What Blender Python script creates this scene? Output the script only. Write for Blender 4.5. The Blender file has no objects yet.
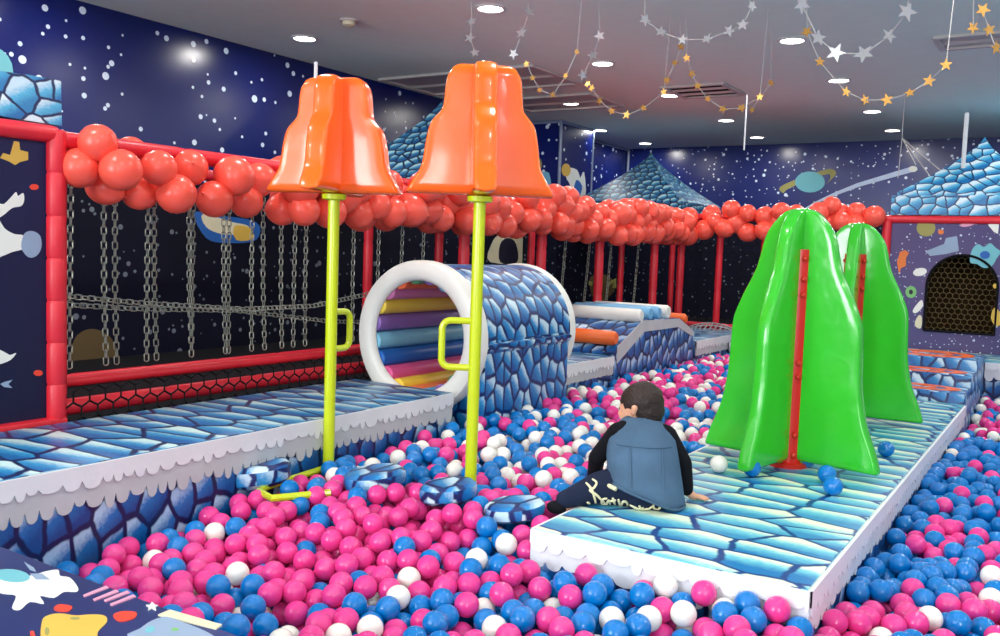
import bpy, bmesh, math, random
import numpy as np
from mathutils import Vector, Matrix
from mathutils.bvhtree import BVHTree
random.seed(7); rng = np.random.default_rng(7)
PI = math.pi
SC = bpy.context.scene
COL = SC.collection

# ------------------------------------------------------------ camera (room axes: +Y along the left wall, +X along the back wall)
CZ = 1.37; FPX = 903.36; YAW, PITCH, ROLL = 0.56631, 0.075029, 0.035576
def cam_axes():
    f = np.array([-math.sin(YAW)*math.cos(PITCH), math.cos(YAW)*math.cos(PITCH), -math.sin(PITCH)])
    r = np.array([math.cos(YAW), math.sin(YAW), 0.0]); u = np.cross(r, f)
    c, s = math.cos(ROLL), math.sin(ROLL)
    return np.array([c*r+s*u, -s*r+c*u, f])
A = cam_axes(); C0 = np.array([0, 0, CZ])
def ray(px, py): return ((px-500)/FPX)*A[0]-((py-318)/FPX)*A[1]+A[2]
def onx(px, py, x): d = ray(px, py); return Vector(C0 + d*(x/d[0]))
def ony(px, py, y): d = ray(px, py); return Vector(C0 + d*(y/d[1]))
def onz(px, py, z): d = ray(px, py); return Vector(C0 + d*((z-CZ)/d[2]))
def proj(P):
    c = (np.atleast_2d(P)-C0) @ A.T
    return 500+FPX*c[:, 0]/c[:, 2], 318-FPX*c[:, 1]/c[:, 2], c[:, 2]
cd = bpy.data.cameras.new('camera'); cam = bpy.data.objects.new('camera', cd); COL.objects.link(cam)
cd.sensor_width = 36; cd.lens = 36*FPX/1000; cd.clip_start = 0.02; cd.clip_end = 100
M = Matrix([[A[0][i], A[1][i], -A[2][i], C0[i]] for i in range(3)] + [[0, 0, 0, 1]])
cam.matrix_world = M
SC.camera = cam

# ------------------------------------------------------------ materials
def lin(c):
    c = c/255
    return c/12.92 if c <= .04045 else ((c+.055)/1.055)**2.4
def rgb(r, g, b): return (lin(r), lin(g), lin(b), 1)
class NT:
    def __init__(s, name):
        s.m = bpy.data.materials.new(name); s.m.use_nodes = True
        s.t = s.m.node_tree; s.n = s.t.nodes; s.l = s.t.links
        s.b = s.n['Principled BSDF']
    def add(s, typ, **kw):
        n = s.n.new(typ)
        for k, v in kw.items(): setattr(n, k, v)
        return n
    def link(s, a, b): s.l.new(a, b)
    def math(s, op, a, b=None, c=None, clamp=False):
        n = s.n.new('ShaderNodeMath'); n.operation = op; n.use_clamp = clamp
        for i, v in enumerate((a, b, c)):
            if v is None: continue
            if isinstance(v, (int, float)): n.inputs[i].default_value = v
            else: s.l.new(v, n.inputs[i])
        return n.outputs[0]
    def mix(s, f, a, b, bt='MIX'):
        n = s.n.new('ShaderNodeMix'); n.data_type = 'RGBA'; n.blend_type = bt
        for i, v in ((0, f), (6, a), (7, b)):
            if isinstance(v, (int, float)): n.inputs[i].default_value = v
            elif isinstance(v, tuple): n.inputs[i].default_value = v
            else: s.l.new(v, n.inputs[i])
        return n.outputs[2]
    def ramp(s, f, stops, interp='LINEAR'):
        n = s.n.new('ShaderNodeValToRGB'); n.color_ramp.interpolation = interp
        e = n.color_ramp.elements
        e[0].position, e[0].color = stops[0]
        e[1].position, e[1].color = stops[-1]
        for p, c in stops[1:-1]:
            x = e.new(p); x.color = c
        s.l.new(f, n.inputs[0]); return n.outputs[0]
    def uv(s, sx=1, sy=1, rot=0):
        t = s.n.new('ShaderNodeTexCoord'); m = s.n.new('ShaderNodeMapping')
        m.inputs['Scale'].default_value = (sx, sy, 1); m.inputs['Rotation'].default_value = (0, 0, rot)
        s.l.new(t.outputs['UV'], m.inputs[0]); return m.outputs[0]
    def noise(s, vec, scale, detail=3):
        n = s.n.new('ShaderNodeTexNoise'); n.inputs['Scale'].default_value = scale; n.inputs['Detail'].default_value = detail
        if vec is not None: s.l.new(vec, n.inputs['Vector'])
        return n
    def bump(s, h, strength=.2, dist=.01):
        n = s.n.new('ShaderNodeBump'); n.inputs['Strength'].default_value = strength; n.inputs['Distance'].default_value = dist
        s.l.new(h, n.inputs['Height']); s.l.new(n.outputs[0], s.b.inputs['Normal'])
def plain(name, col, rough=.5, spec=.5, metal=0, coat=0, var=.06, bumps=None, emis=None, emis_s=0, sub=0, patch=None):
    k = NT(name); b = k.b
    tc = k.add('ShaderNodeTexCoord')
    nz = k.noise(tc.outputs['Object'], 9, 2)
    d = tuple(c*(1-var) for c in col[:3])+(1,); h = tuple(min(1, c*(1+var)) for c in col[:3])+(1,)
    k.link(k.mix(nz.outputs[0], d, h), b.inputs['Base Color'])
    b.inputs['Roughness'].default_value = rough; b.inputs['Metallic'].default_value = metal
    b.inputs['Specular IOR Level'].default_value = spec
    b.inputs['Coat Weight'].default_value = coat; b.inputs['Coat Roughness'].default_value = .08
    if sub: b.inputs['Subsurface Weight'].default_value = sub; b.inputs['Subsurface Radius'].default_value = (.02, .008, .005)
    if bumps:
        n2 = k.noise(tc.outputs['Object'], bumps[0], 3); k.bump(n2.outputs[0], bumps[1], bumps[2])
    if emis: b.inputs['Emission Color'].default_value = emis; b.inputs['Emission Strength'].default_value = emis_s
    return k.m
def stones(name, su, sv, hi, mid, lo, line, edge=.06, ang=-.9, rough=.35, rot=0, rand=.85, coat=0):
    """painted dry-stone print: cells with dark joints, each stone fading from a pale corner to deep blue"""
    k = NT(name); v = k.uv(su, sv, rot)
    nz = k.noise(v, 1.7, 2)
    wv = k.add('ShaderNodeVectorMath', operation='SCALE'); wv.inputs['Scale'].default_value = .2; k.link(nz.outputs['Color'], wv.inputs[0])
    av = k.add('ShaderNodeVectorMath', operation='ADD'); k.link(v, av.inputs[0]); k.link(wv.outputs[0], av.inputs[1])
    f1 = k.add('ShaderNodeTexVoronoi', voronoi_dimensions='2D', feature='F1'); ed = k.add('ShaderNodeTexVoronoi', voronoi_dimensions='2D', feature='DISTANCE_TO_EDGE')
    for n in (f1, ed):
        n.inputs['Scale'].default_value = 1; n.inputs['Randomness'].default_value = rand; k.link(av.outputs[0], n.inputs['Vector'])
    sb = k.add('ShaderNodeVectorMath', operation='SUBTRACT'); k.link(av.outputs[0], sb.inputs[0]); k.link(f1.outputs['Position'], sb.inputs[1])
    dt = k.add('ShaderNodeVectorMath', operation='DOT_PRODUCT'); k.link(sb.outputs[0], dt.inputs[0]); dt.inputs[1].default_value = (math.cos(ang), math.sin(ang), 0)
    fine = k.noise(v, 9, 3)
    g = k.math('ADD', k.math('MULTIPLY', dt.outputs['Value'], 1.05), .5)
    g = k.math('ADD', g, k.math('MULTIPLY', k.math('SUBTRACT', fine.outputs[0], .5), .35), clamp=True)
    c = k.ramp(g, [(.12, hi), (.45, mid), (.85, lo)])
    sepc = k.add('ShaderNodeSeparateColor'); k.link(f1.outputs['Color'], sepc.inputs[0])
    c = k.mix(k.math('MULTIPLY', sepc.outputs[0], .28), c, mid)
    e = k.math('SMOOTHSTEP', ed.outputs['Distance'], edge*.55, edge) if False else None
    mr = k.add('ShaderNodeMapRange'); mr.inputs[1].default_value = edge*.6; mr.inputs[2].default_value = edge*1.25; k.link(ed.outputs['Distance'], mr.inputs[0])
    c = k.mix(mr.outputs[0], line, c)
    k.link(c, k.b.inputs['Base Color']); k.b.inputs['Roughness'].default_value = rough
    k.b.inputs['Coat Weight'].default_value = coat
    k.bump(k.noise(v, 3, 2).outputs[0], .15, .01)
    return k.m
def starry(name, c1, c2, c3, dens=2.6, rough=.24, star=1.0, spec=.5):
    k = NT(name); v = k.uv()
    n = k.noise(v, .45, 2)
    base = k.ramp(n.outputs[0], [(.3, c1), (.52, c2), (.72, c3)])
    tot = None
    for sc, thr, seed, keep in ((dens, .04, 0, .6), (dens*1.9, .055, 13.3, .5), (dens*3.2, .065, 31.7, .4)):
        m = k.add('ShaderNodeMapping'); m.inputs['Location'].default_value = (seed, seed*.7, 0); k.link(v, m.inputs[0])
        vo = k.add('ShaderNodeTexVoronoi', voronoi_dimensions='2D', feature='F1'); vo.inputs['Scale'].default_value = sc
        k.link(m.outputs[0], vo.inputs['Vector'])
        sp = k.add('ShaderNodeSeparateColor'); k.link(vo.outputs['Color'], sp.inputs[0])
        rad = k.math('MULTIPLY', k.math('ADD', sp.outputs[1], .5), thr*1.35)
        on = k.math('MULTIPLY', k.math('LESS_THAN', vo.outputs['Distance'], rad), k.math('LESS_THAN', sp.outputs[0], keep))
        tot = on if tot is None else k.math('MAXIMUM', tot, on)
    cl = k.noise(v, .9, 1)
    tot = k.math('MULTIPLY', tot, k.math('GREATER_THAN', cl.outputs[0], .30))
    k.link(k.mix(k.math('MULTIPLY', tot, star), base, rgb(214, 228, 244)), k.b.inputs['Base Color'])
    k.b.inputs['Roughness'].default_value = rough; k.b.inputs['Specular IOR Level'].default_value = spec
    return k.m

NAVY = rgb(14, 42, 112)
MAT = dict(
  pink=plain('pink_plastic', rgb(226, 60, 140), .14, .5, var=.04),
  blue=plain('blue_plastic', rgb(0, 116, 192), .14, .5, var=.04),
  white=plain('white_plastic', rgb(234, 232, 222), .16, .5, var=.02),
  orange=plain('orange_vinyl', rgb(255, 104, 18), .25, .4, coat=.45, var=.03, bumps=(5, .22, .02)),
  green=plain('green_vinyl', rgb(52, 190, 40), .2, .5, coat=.5, var=.05, bumps=(4.5, .35, .02)),
  lime=plain('lime_paint', rgb(196, 214, 20), .28, .5, coat=.3, var=.03),
  red=plain('red_vinyl', rgb(216, 36, 52), .4, .5, var=.08),
  redpole=plain('red_plastic', rgb(206, 36, 22), .3, .5, var=.05),
  balloon=plain('coral_latex', rgb(248, 92, 74), .3, .45, var=.05, sub=.0),
  whitevinyl=plain('white_vinyl', rgb(232, 232, 224), .35, .5, var=.03, bumps=(6, .2, .01)),
  snow=plain('snow_edge_print', rgb(222, 224, 226), .45, .4, var=.07, bumps=(14, .25, .01)),
  snowgrey=plain('dimmed_snow_print', rgb(186, 188, 190), .45, .4, var=.1, bumps=(14, .25, .01)),  # white snow edge greyed for the weaker light on the left
  snowgrey2=plain('snow_drip_print', rgb(232, 233, 236), .45, .4, var=.05),
  chain=plain('dull_metal', rgb(150, 152, 140), .4, .5, metal=.55),
  net=plain('black_net', rgb(12, 12, 14), .8, .2),
  netpale=plain('pale_net', rgb(160, 165, 165), .8, .2),
  black=plain('black_mat', rgb(9, 10, 16), .75, .2),
  darkbrown=plain('dark_brown_board', rgb(86, 66, 40), .8, .2),
  denim=plain('denim', rgb(74, 100, 124), .9, .2, var=.35, bumps=(60, .5, .004)),
  darkdenim=plain('dark_jeans', rgb(28, 36, 58), .9, .2, var=.25, bumps=(60, .4, .003)),
  blackcloth=plain('black_cloth', rgb(13, 14, 20), .9, .2, var=.2, bumps=(40, .4, .003)),
  skin=plain('skin', rgb(226, 168, 134), .5, .4, var=.04, sub=.1),
  hair=plain('dark_brown_hair', rgb(40, 26, 20), .55, .4, var=.5, bumps=(120, .8, .004)),
  eye=plain('dark_eye', rgb(20, 14, 12), .2, .5),
  lip=plain('lips', rgb(190, 100, 90), .5, .4),
  cream=plain('cream_cloth', rgb(228, 220, 180), .9, .2),
  silver=plain('silver_foil', rgb(205, 205, 205), .3, .5, metal=.6),
  gold=plain('gold_foil', rgb(226, 170, 84), .35, .5, metal=.5),
  string=plain('thin_string', rgb(190, 188, 184), .7, .3),
  rod=plain('white_rod', rgb(205, 208, 212), .4, .4),
  ceil=plain('ceiling_paint', rgb(224, 240, 232), .85, .2, var=.03),
  vent=plain('vent_metal', rgb(190, 184, 180), .45, .4),
  ventdark=plain('vent_inside', rgb(26, 22, 20), .8, .2),
  trim=plain('seam_trim', rgb(120, 135, 165), .4, .5),
  lamp=plain('lamp_lens', rgb(255, 255, 255), .5, .3, emis=(1, .98, .92, 1), emis_s=14),
  concrete=plain('pit_floor', rgb(60, 70, 90), .8, .2),
  wallplain=plain('plain_wall', rgb(170, 176, 190), .7, .2),
  frame=plain('window_frame', rgb(210, 210, 210), .4, .4),
  bluefoam=plain('light_blue_vinyl', rgb(116, 178, 218), .35, .5),
  orangefoam=plain('orange_foam', rgb(238, 104, 34), .35, .5),
  lightstone=stones('pale_teal_stone_print', 3.9, 7.2, rgb(232, 240, 204), rgb(104, 190, 204), rgb(20, 112, 170), rgb(14, 60, 124), .05, ang=-1.7, rand=.68),
  bandstone=stones('blue_scale_stone_print', 3.8, 8.5, rgb(190, 216, 214), rgb(50, 140, 186), rgb(8, 80, 144), rgb(8, 30, 78), .06, ang=-1.1, rand=.85),
  sidestone=stones('deep_blue_side_print', 10.5, 7.5, rgb(176, 204, 226), rgb(24, 104, 172), rgb(4, 60, 124), rgb(4, 26, 74), .10, ang=-1.1, rand=.8),
  tunnelstone=stones('tunnel_stone_print', 10.5, 8.0, rgb(204, 230, 240), rgb(36, 136, 196), rgb(6, 80, 154), rgb(4, 34, 94), .10, ang=-2.2, rand=.8),
  castle=stones('castle_stone_print', 9, 11, rgb(220, 238, 244), rgb(80, 176, 214), rgb(16, 104, 168), rgb(6, 34, 84), .06, ang=-1.0, rand=.85),
  roofstone=stones('roof_stone_print', 11, 15, rgb(160, 200, 206), rgb(46, 118, 158), rgb(10, 70, 120), rgb(4, 22, 54), .10, ang=-1.0, rand=.75),
  starwall=starry('starry_wall_print', rgb(4, 22, 104), rgb(8, 24, 92), rgb(28, 28, 84), 2.3),
  starback=starry('starry_back_wall_print', rgb(6, 30, 116), rgb(18, 34, 104), rgb(48, 42, 100), 3.6),
  dimwall=starry('dimmed_wall_print', rgb(6, 8, 24), rgb(8, 11, 34), rgb(10, 13, 36), 3.2, .6, .22, .2),  # starry print darkened to carry the dimness behind the nets
  navyprint=starry('navy_panel_print', rgb(16, 16, 44), rgb(18, 22, 62), rgb(14, 30, 84), .6, .5, .0, .3),
  matprint=starry('navy_mat_print', rgb(28, 50, 108), rgb(34, 58, 124), rgb(20, 36, 84), 1.2, .5, .0, .4),
  purple=starry('purple_space_print', rgb(58, 56, 104), rgb(88, 76, 118), rgb(62, 66, 118), 6.5, .5, .7, .3),
)
for nm, c in dict(p_white=(226, 228, 220), p_grey=(140, 160, 184), p_yellow=(214, 176, 78), p_red=(224, 70, 52), p_pink=(214, 150, 176), p_teal=(110, 180, 190),
                  p_green=(120, 180, 110), p_orange=(220, 120, 60), p_blue=(40, 96, 170), p_olive=(150, 146, 84), p_brown=(96, 80, 52), p_navy=(22, 34, 96), p_cream=(214, 208, 176), p_dark=(36, 34, 52), p_pale=(184, 198, 222), p_skyblue=(120, 186, 214)).items():
    MAT[nm] = plain(nm, rgb(*c), .5, .3)
RAIN = [(70, 130, 90), (236, 104, 60), (206, 120, 172), (246, 216, 80), (140, 106, 184), (130, 200, 226), (30, 104, 190), (232, 90, 150), (250, 208, 66), (240, 120, 60), (90, 160, 200), (120, 90, 160)]
for i, c in enumerate(RAIN): MAT['rain%d' % i] = plain('roller_vinyl', rgb(*c), .35, .5)

# ------------------------------------------------------------ mesh helpers
def boxuv(me):
    uv = me.uv_layers.get('UVMap') or me.uv_layers.new(name='UVMap')
    for p in me.polygons:
        n = p.normal; a = max(range(3), key=lambda i: abs(n[i]))
        for li in p.loop_indices:
            co = me.vertices[me.loops[li].vertex_index].co
            uv.data[li].uv = (co.y, co.z) if a == 0 else ((co.x, co.z) if a == 1 else (co.x, co.y))
def build(name, bm, mat, parent=None, smooth=True, ang=35, uv=True):
    me = bpy.data.meshes.new(name); 
    bmesh.ops.recalc_face_normals(bm, faces=bm.faces)
    bm.to_mesh(me); hasuv = bool(bm.loops.layers.uv); bm.free()
    for m in (mat if isinstance(mat, (list, tuple)) else [mat]): me.materials.append(MAT[m] if isinstance(m, str) else m)
    if smooth:
        me.polygons.foreach_set('use_smooth', [True]*len(me.polygons)); me.set_sharp_from_angle(angle=math.radians(ang))
    if uv and not hasuv: boxuv(me)
    o = bpy.data.objects.new(name, me); COL.objects.link(o)
    if parent is not None:
        o.parent = parent
        o.location = -Vector(parent.location) if parent.type == 'EMPTY' else (0, 0, 0)
    return o
# meshes are authored in room coordinates; a thing's Empty sits at its base, so a part is shifted back by the Empty's place
def thing(name, label, cat, loc=(0, 0, 0), group=None):
    o = bpy.data.objects.new(name, None); COL.objects.link(o); o.empty_display_size = .1
    o.location = loc; o['label'] = label; o['category'] = cat
    if group: o['group'] = group
    return o
def tag(o, label, cat, group=None, kind=None):
    o['label'] = label; o['category'] = cat
    if group: o['group'] = group
    if kind: o['kind'] = kind
    return o
def struct(name, bm, mat, **k):
    o = build(name, bm, mat, **k); o['kind'] = 'structure'; return o
def B(): return bmesh.new()
def box(bm, a, b, bev=0, seg=2):
    a, b = Vector(a), Vector(b)
    vs = [bm.verts.new((x, y, z)) for x in (a.x, b.x) for y in (a.y, b.y) for z in (a.z, b.z)]
    fs = [bm.faces.new([vs[i] for i in f]) for f in ((0, 1, 3, 2), (4, 6, 7, 5), (0, 4, 5, 1), (2, 3, 7, 6), (0, 2, 6, 4), (1, 5, 7, 3))]
    if bev:
        es = list({e for f in fs for e in f.edges})
        bmesh.ops.bevel(bm, geom=es, offset=bev, segments=seg, profile=.5, affect='EDGES')
    return bm
def tube(bm, pts, r, n=8, cyc=False, cap=True):
    pts = [Vector(p) for p in pts]; N = len(pts); rings = []
    rr = r if isinstance(r, (list, tuple)) else [r]*N
    up = None
    for i, p in enumerate(pts):
        if cyc: t = pts[(i+1) % N]-pts[i-1]
        else: t = pts[min(i+1, N-1)]-pts[max(i-1, 0)]
        t.normalize()
        if up is None:
            up = Vector((0, 0, 1)) if abs(t.z) < .9 else Vector((1, 0, 0))
        s = t.cross(up).normalized(); up = s.cross(t).normalized()
        rings.append([bm.verts.new(p+(s*math.cos(2*PI*k/n)+up*math.sin(2*PI*k/n))*rr[i]) for k in range(n)])
    for i in range(N if cyc else N-1):
        a, b = rings[i], rings[(i+1) % N]
        for k in range(n): bm.faces.new((a[k], a[(k+1) % n], b[(k+1) % n], b[k]))
    if cap and not cyc: bm.faces.new(rings[0]); bm.faces.new(rings[-1][::-1])
    return bm
def lathe(bm, prof, c=(0, 0, 0), axis='z', n=24, squash=1):
    c = Vector(c); rings = []
    def P(r, h, a):
        x, y = r*math.cos(a), r*math.sin(a)*squash
        return c+(Vector((x, y, h)) if axis == 'z' else (Vector((x, h, y)) if axis == 'y' else Vector((h, x, y))))
    for r, h in prof:
        rings.append([bm.verts.new(P(0, h, 0))] if r < 1e-6 else [bm.verts.new(P(r, h, 2*PI*k/n)) for k in range(n)])
    for a, b in zip(rings, rings[1:]):
        for k in range(n):
            j = (k+1) % n
            if len(a) == 1 and len(b) > 1: bm.faces.new((a[0], b[k], b[j]))
            elif len(b) == 1 and len(a) > 1: bm.faces.new((a[k], a[j], b[0]))
            elif len(a) > 1: bm.faces.new((a[k], a[j], b[j], b[k]))
    return bm
def sphere(bm, c, r, u=16, v=10, s=(1, 1, 1)):
    m = Matrix.Translation(c) @ Matrix.Diagonal((s[0], s[1], s[2], 1))
    bmesh.ops.create_uvsphere(bm, u_segments=u, v_segments=v, radius=r, matrix=m); return bm
def slab(bm, pts, off):
    """a flat outline given some real thickness along off"""
    pts = [Vector(p) for p in pts]; off = Vector(off); n = len(pts)
    a = [bm.verts.new(p) for p in pts]; b = [bm.verts.new(p+off) for p in pts]
    bm.faces.new(a); bm.faces.new(b[::-1])
    for i in range(n): bm.faces.new((a[i], b[i], b[(i+1) % n], a[(i+1) % n]))
    return bm
def ell(cx, cy, rx, ry, n=20, rot=0):
    return [(cx+rx*math.cos(t)*math.cos(rot)-ry*math.sin(t)*math.sin(rot), cy+rx*math.cos(t)*math.sin(rot)+ry*math.sin(t)*math.cos(rot)) for t in [2*PI*i/n for i in range(n)]]
def cat(pts, n=6, cyc=True):
    """smooth closed outline through the points"""
    out = []; N = len(pts)
    for i in range(N):
        p0, p1, p2, p3 = [np.array(pts[(i+k) % N], float) for k in (-1, 0, 1, 2)]
        for j in range(n):
            t = j/n
            out.append(tuple(.5*((2*p1)+(-p0+p2)*t+(2*p0-5*p1+4*p2-p3)*t*t+(-p0+3*p1-3*p2+p3)*t**3)))
    return out
def lerpprof(prof, z):
    zs = [p[0] for p in prof]; w = [p[1] for p in prof]; n = len(zs)
    if z <= zs[0]: return w[0]
    if z >= zs[-1]: return w[-1]
    sl = [(w[i+1]-w[i])/(zs[i+1]-zs[i]) for i in range(n-1)]
    m = [sl[0]]+[0 if sl[i-1]*sl[i] <= 0 else 2*sl[i-1]*sl[i]/(sl[i-1]+sl[i]) for i in range(1, n-1)]+[sl[-1]]
    i = max(k for k in range(n-1) if zs[k] <= z); h = zs[i+1]-zs[i]; t = (z-zs[i])/h
    return (2*t**3-3*t*t+1)*w[i]+(t**3-2*t*t+t)*h*m[i]+(-2*t**3+3*t*t)*w[i+1]+(t**3-t*t)*h*m[i+1]

# ------------------------------------------------------------ the room
XL, YB, ZC, XR, YF = -5.45, 11.77, 2.85, 3.2, -3.0
struct('floor', box(B(), (XL-.1, YF-.1, -.1), (XR+.1, YB+.1, 0)), 'concrete', smooth=False)
struct('ceiling', box(B(), (XL-.1, YF-.1, ZC), (XR+.1, YB+.1, ZC+.1)), 'ceil', smooth=False)
struct('wall_left', box(B(), (XL-.1, YF, 0), (XL, YB, ZC)), 'starwall', smooth=False)
struct('wall_back', box(B(), (XL-.1, YB, 0), (XR+.1, YB+.1, ZC)), 'starback', smooth=False)
struct('wall_right', box(B(), (XR, YF, 0), (XR+.1, YB, ZC)), 'wallplain', smooth=False)
bm = B()   # rear wall with two window openings (behind the camera) and a third added for fill
WX = [(-4.7, -3.6), (-2.95, -1.85), (1.5, 2.8)]
xs = [XL, -4.7, -3.6, -2.95, -1.85, 1.5, 2.8, XR]
for i in (0, 2, 4, 6): box(bm, (xs[i], YF-.1, 0), (xs[i+1], YF, ZC))
for a, b in WX: box(bm, (a, YF-.1, 0), (b, YF, .9)); box(bm, (a, YF-.1, 2.6), (b, YF, ZC))
struct('wall_front', bm, 'wallplain', smooth=False)
for i, (a, b) in enumerate(WX):
    bm = B()
    for x in (a+.03, (a+b)/2, b-.03): box(bm, (x-.025, YF-.08, .9), (x+.025, YF-.02, 2.6))
    for z in (.925, 2.575): box(bm, (a, YF-.08, z-.025), (b, YF-.02, z+.025))
    struct('window_%d' % (i+1), bm, 'frame', smooth=False)  # the last window is made up, only to bring in fill light
    ld = bpy.data.lights.new('daylight', 'AREA'); ld.shape = 'RECTANGLE'; ld.size = b-a; ld.size_y = 1.66; ld.energy = 150; ld.color = (.93, .97, 1)
    lo = bpy.data.objects.new('daylight', ld); COL.objects.link(lo); lo.location = ((a+b)/2, YF-.16, 1.75); lo.rotation_euler = (PI/2, 0, 0)
# dark sheets over lower left and back walls: dimness behind nets painted in
bm = B(); box(bm, (XL, 1.2, .0), (XL+.012, YB, 1.78)); struct('trim_1', bm, 'dimwall', smooth=False)
bm = B(); box(bm, (XL+.012, YB-.012, 0), (XR, YB, 1.86)); struct('trim_2', bm, 'dimwall', smooth=False)
# pillar on the left wall
bm = B(); box(bm, (XL+.012, 8.985, 0), (-4.985, 9.815, 1.78)); struct('trim_5', bm, 'dimwall', smooth=False)  # dark cover on the lower pillar, dimness between the posts painted in
struct('trim_3', box(B(), (XL, 9.0, 0), (-5.0, 9.8, ZC)), 'starwall', smooth=False)
bm = B(); tube(bm, [(-5.0, 9.0, 1.7), (-5.0, 9.0, ZC)], .018, 6); tube(bm, [(-5.0, 9.8, 1.7), (-5.0, 9.8, ZC)], .014, 6); tube(bm, [(XL+.02, YB-.02, 1.7), (XL+.02, YB-.02, ZC)], .02, 6)
tube(bm, [(XL+.02, 9.0, ZC-.02), (-5.0, 9.0-.01, ZC-.02), (-5.0, 9.8, ZC-.02), (XL+.02, 9.8, ZC-.02), (XL+.02, YB-.02, ZC-.02)], .016, 6)
struct('trim_4', bm, 'trim')

def prints(name, label, catg, shapes, plane, val, off, group=None):
    """a flat printed figure: each shape is (material, outline in photo pixels) laid on its real wall plane, 2-4 mm thick"""
    P = {'x': onx, 'y': ony, 'z': onz}[plane]
    root = None; lv = 0
    for mt, pts, nm in shapes:
        o3 = Vector(off)*(.5+.12*lv); lv += 1
        q = [P(px, py, val) for px, py in pts]
        if root is None:
            c = sum(q, Vector())/len(q); root = thing(name, label, catg, c, group)
        build(nm, slab(B(), q, o3), mt, root, smooth=False)
    return root
WX_ = XL
prints('ringed_planet', 'teal ringed planet picture on the starry back wall', 'wall picture', [
    ('p_olive', cat([(783, 193), (780, 187), (800, 178), (829, 169), (836, 174), (826, 184), (830, 179), (828, 174), (806, 181), (788, 189)], 4), 'ring'),
    ('p_teal', ell(810, 182, 15, 10.5), 'disc')], 'y', YB, (0, -.004, 0))
def band(pts, w):
    L, R_ = [], []
    for i, p in enumerate(pts):
        a = np.array(pts[max(i-1, 0)], float); b = np.array(pts[min(i+1, len(pts)-1)], float); d = b-a; d /= np.linalg.norm(d); n = np.array([-d[1], d[0]])
        ww = w[i] if isinstance(w, list) else w
        L.append(tuple(np.array(p)+n*ww)); R_.append(tuple(np.array(p)-n*ww))
    return L+R_[::-1]
prints('comet', 'white comet with a long curved tail on the back wall', 'wall picture', [
    ('p_pale', band([(798, 213), (815, 203), (835, 194), (858, 185), (882, 178), (906, 171), (913, 169)], [.4, 1, 1.6, 2, 2.3, 2.6, 2.8]), 'tail'),
    ('p_white', ell(913, 169, 4.5, 3), 'head')], 'y', YB, (0, -.004, 0))
prints('pale_planet', 'pale teal planet edge printed high on the left wall', 'wall picture', [
    ('p_teal', ell(-14, 72, 27, 27), 'disc')], 'x', WX_, (.004, 0, 0))
prints('astronaut_picture', 'astronaut with a yellow helmet lamp printed on the wall pillar', 'wall picture', [
    ('p_white', cat([(568, 168), (577, 170), (580, 178), (584, 172), (585, 198), (572, 199), (570, 185), (566, 177)], 3), 'suit'),
    ('p_blue', cat([(576, 180), (582, 186), (579, 197), (573, 196)], 3), 'suit_shadow'),
    ('p_yellow', ell(566, 170, 4.5, 6.5), 'lamp')], 'x', -5.0, (.004, 0, 0))
prints('astronaut_picture', 'smaller yellow and blue figure printed left of the pillar seam', 'wall picture', [
    ('p_skyblue', cat([(541, 175), (549, 173), (551, 192), (543, 193)], 3), 'suit'),
    ('p_olive', ell(539, 164, 3, 6), 'lamp')], 'y', 9.0, (0, -.004, 0))
prints('robot_picture', 'blue and yellow robot printed on the dark wall behind chains', 'wall picture', [
    ('p_blue', cat([(194, 213), (215, 215), (256, 222), (256, 240), (228, 243), (206, 238)], 4), 'body'),
    ('p_cream', cat([(203, 214), (232, 222), (248, 226), (246, 234), (222, 234), (206, 227)], 4), 'plates'),
    ('p_yellow', cat([(234, 226), (250, 228), (252, 239), (236, 240)], 3), 'light')], 'x', WX_+.012, (.004, 0, 0))
prints('cave_picture', 'dark brown rounded rock printed low on wall near the left post', 'wall picture', [
    ('p_brown', cat([(72, 372), (74, 340), (90, 329), (108, 335), (118, 352), (117, 372)], 4), 'rock')], 'x', WX_+.012, (.004, 0, 0))
prints('astronaut_picture', 'white helmeted astronaut printed on dark wall right of tunnel top', 'wall picture', [
    ('p_cream', cat([(490, 262), (492, 243), (500, 234), (514, 233), (524, 238), (534, 236), (538, 246), (533, 262)], 4), 'suit'),
    ('p_dark', cat([(500, 262), (500, 244), (508, 238), (516, 244), (517, 262)], 4), 'visor'),
    ('p_white', cat([(524, 246), (530, 240), (538, 250), (532, 258), (526, 262)], 3), 'glove')], 'x', WX_+.012, (.004, 0, 0))
prints('asteroid_picture', 'dull olive rock with side arms printed behind the hanging chains', 'wall picture', [
    ('p_brown', cat([(590, 278), (600, 274), (611, 278), (615, 288), (608, 298), (599, 302), (591, 294)], 4), 'rock'),
    ('p_olive', band([(574, 279), (583, 281), (592, 284)], 2), 'arm'), ('p_olive', band([(608, 284), (615, 280), (614, 288)], 2), 'arm')], 'x', WX_+.012, (.004, 0, 0))

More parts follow.
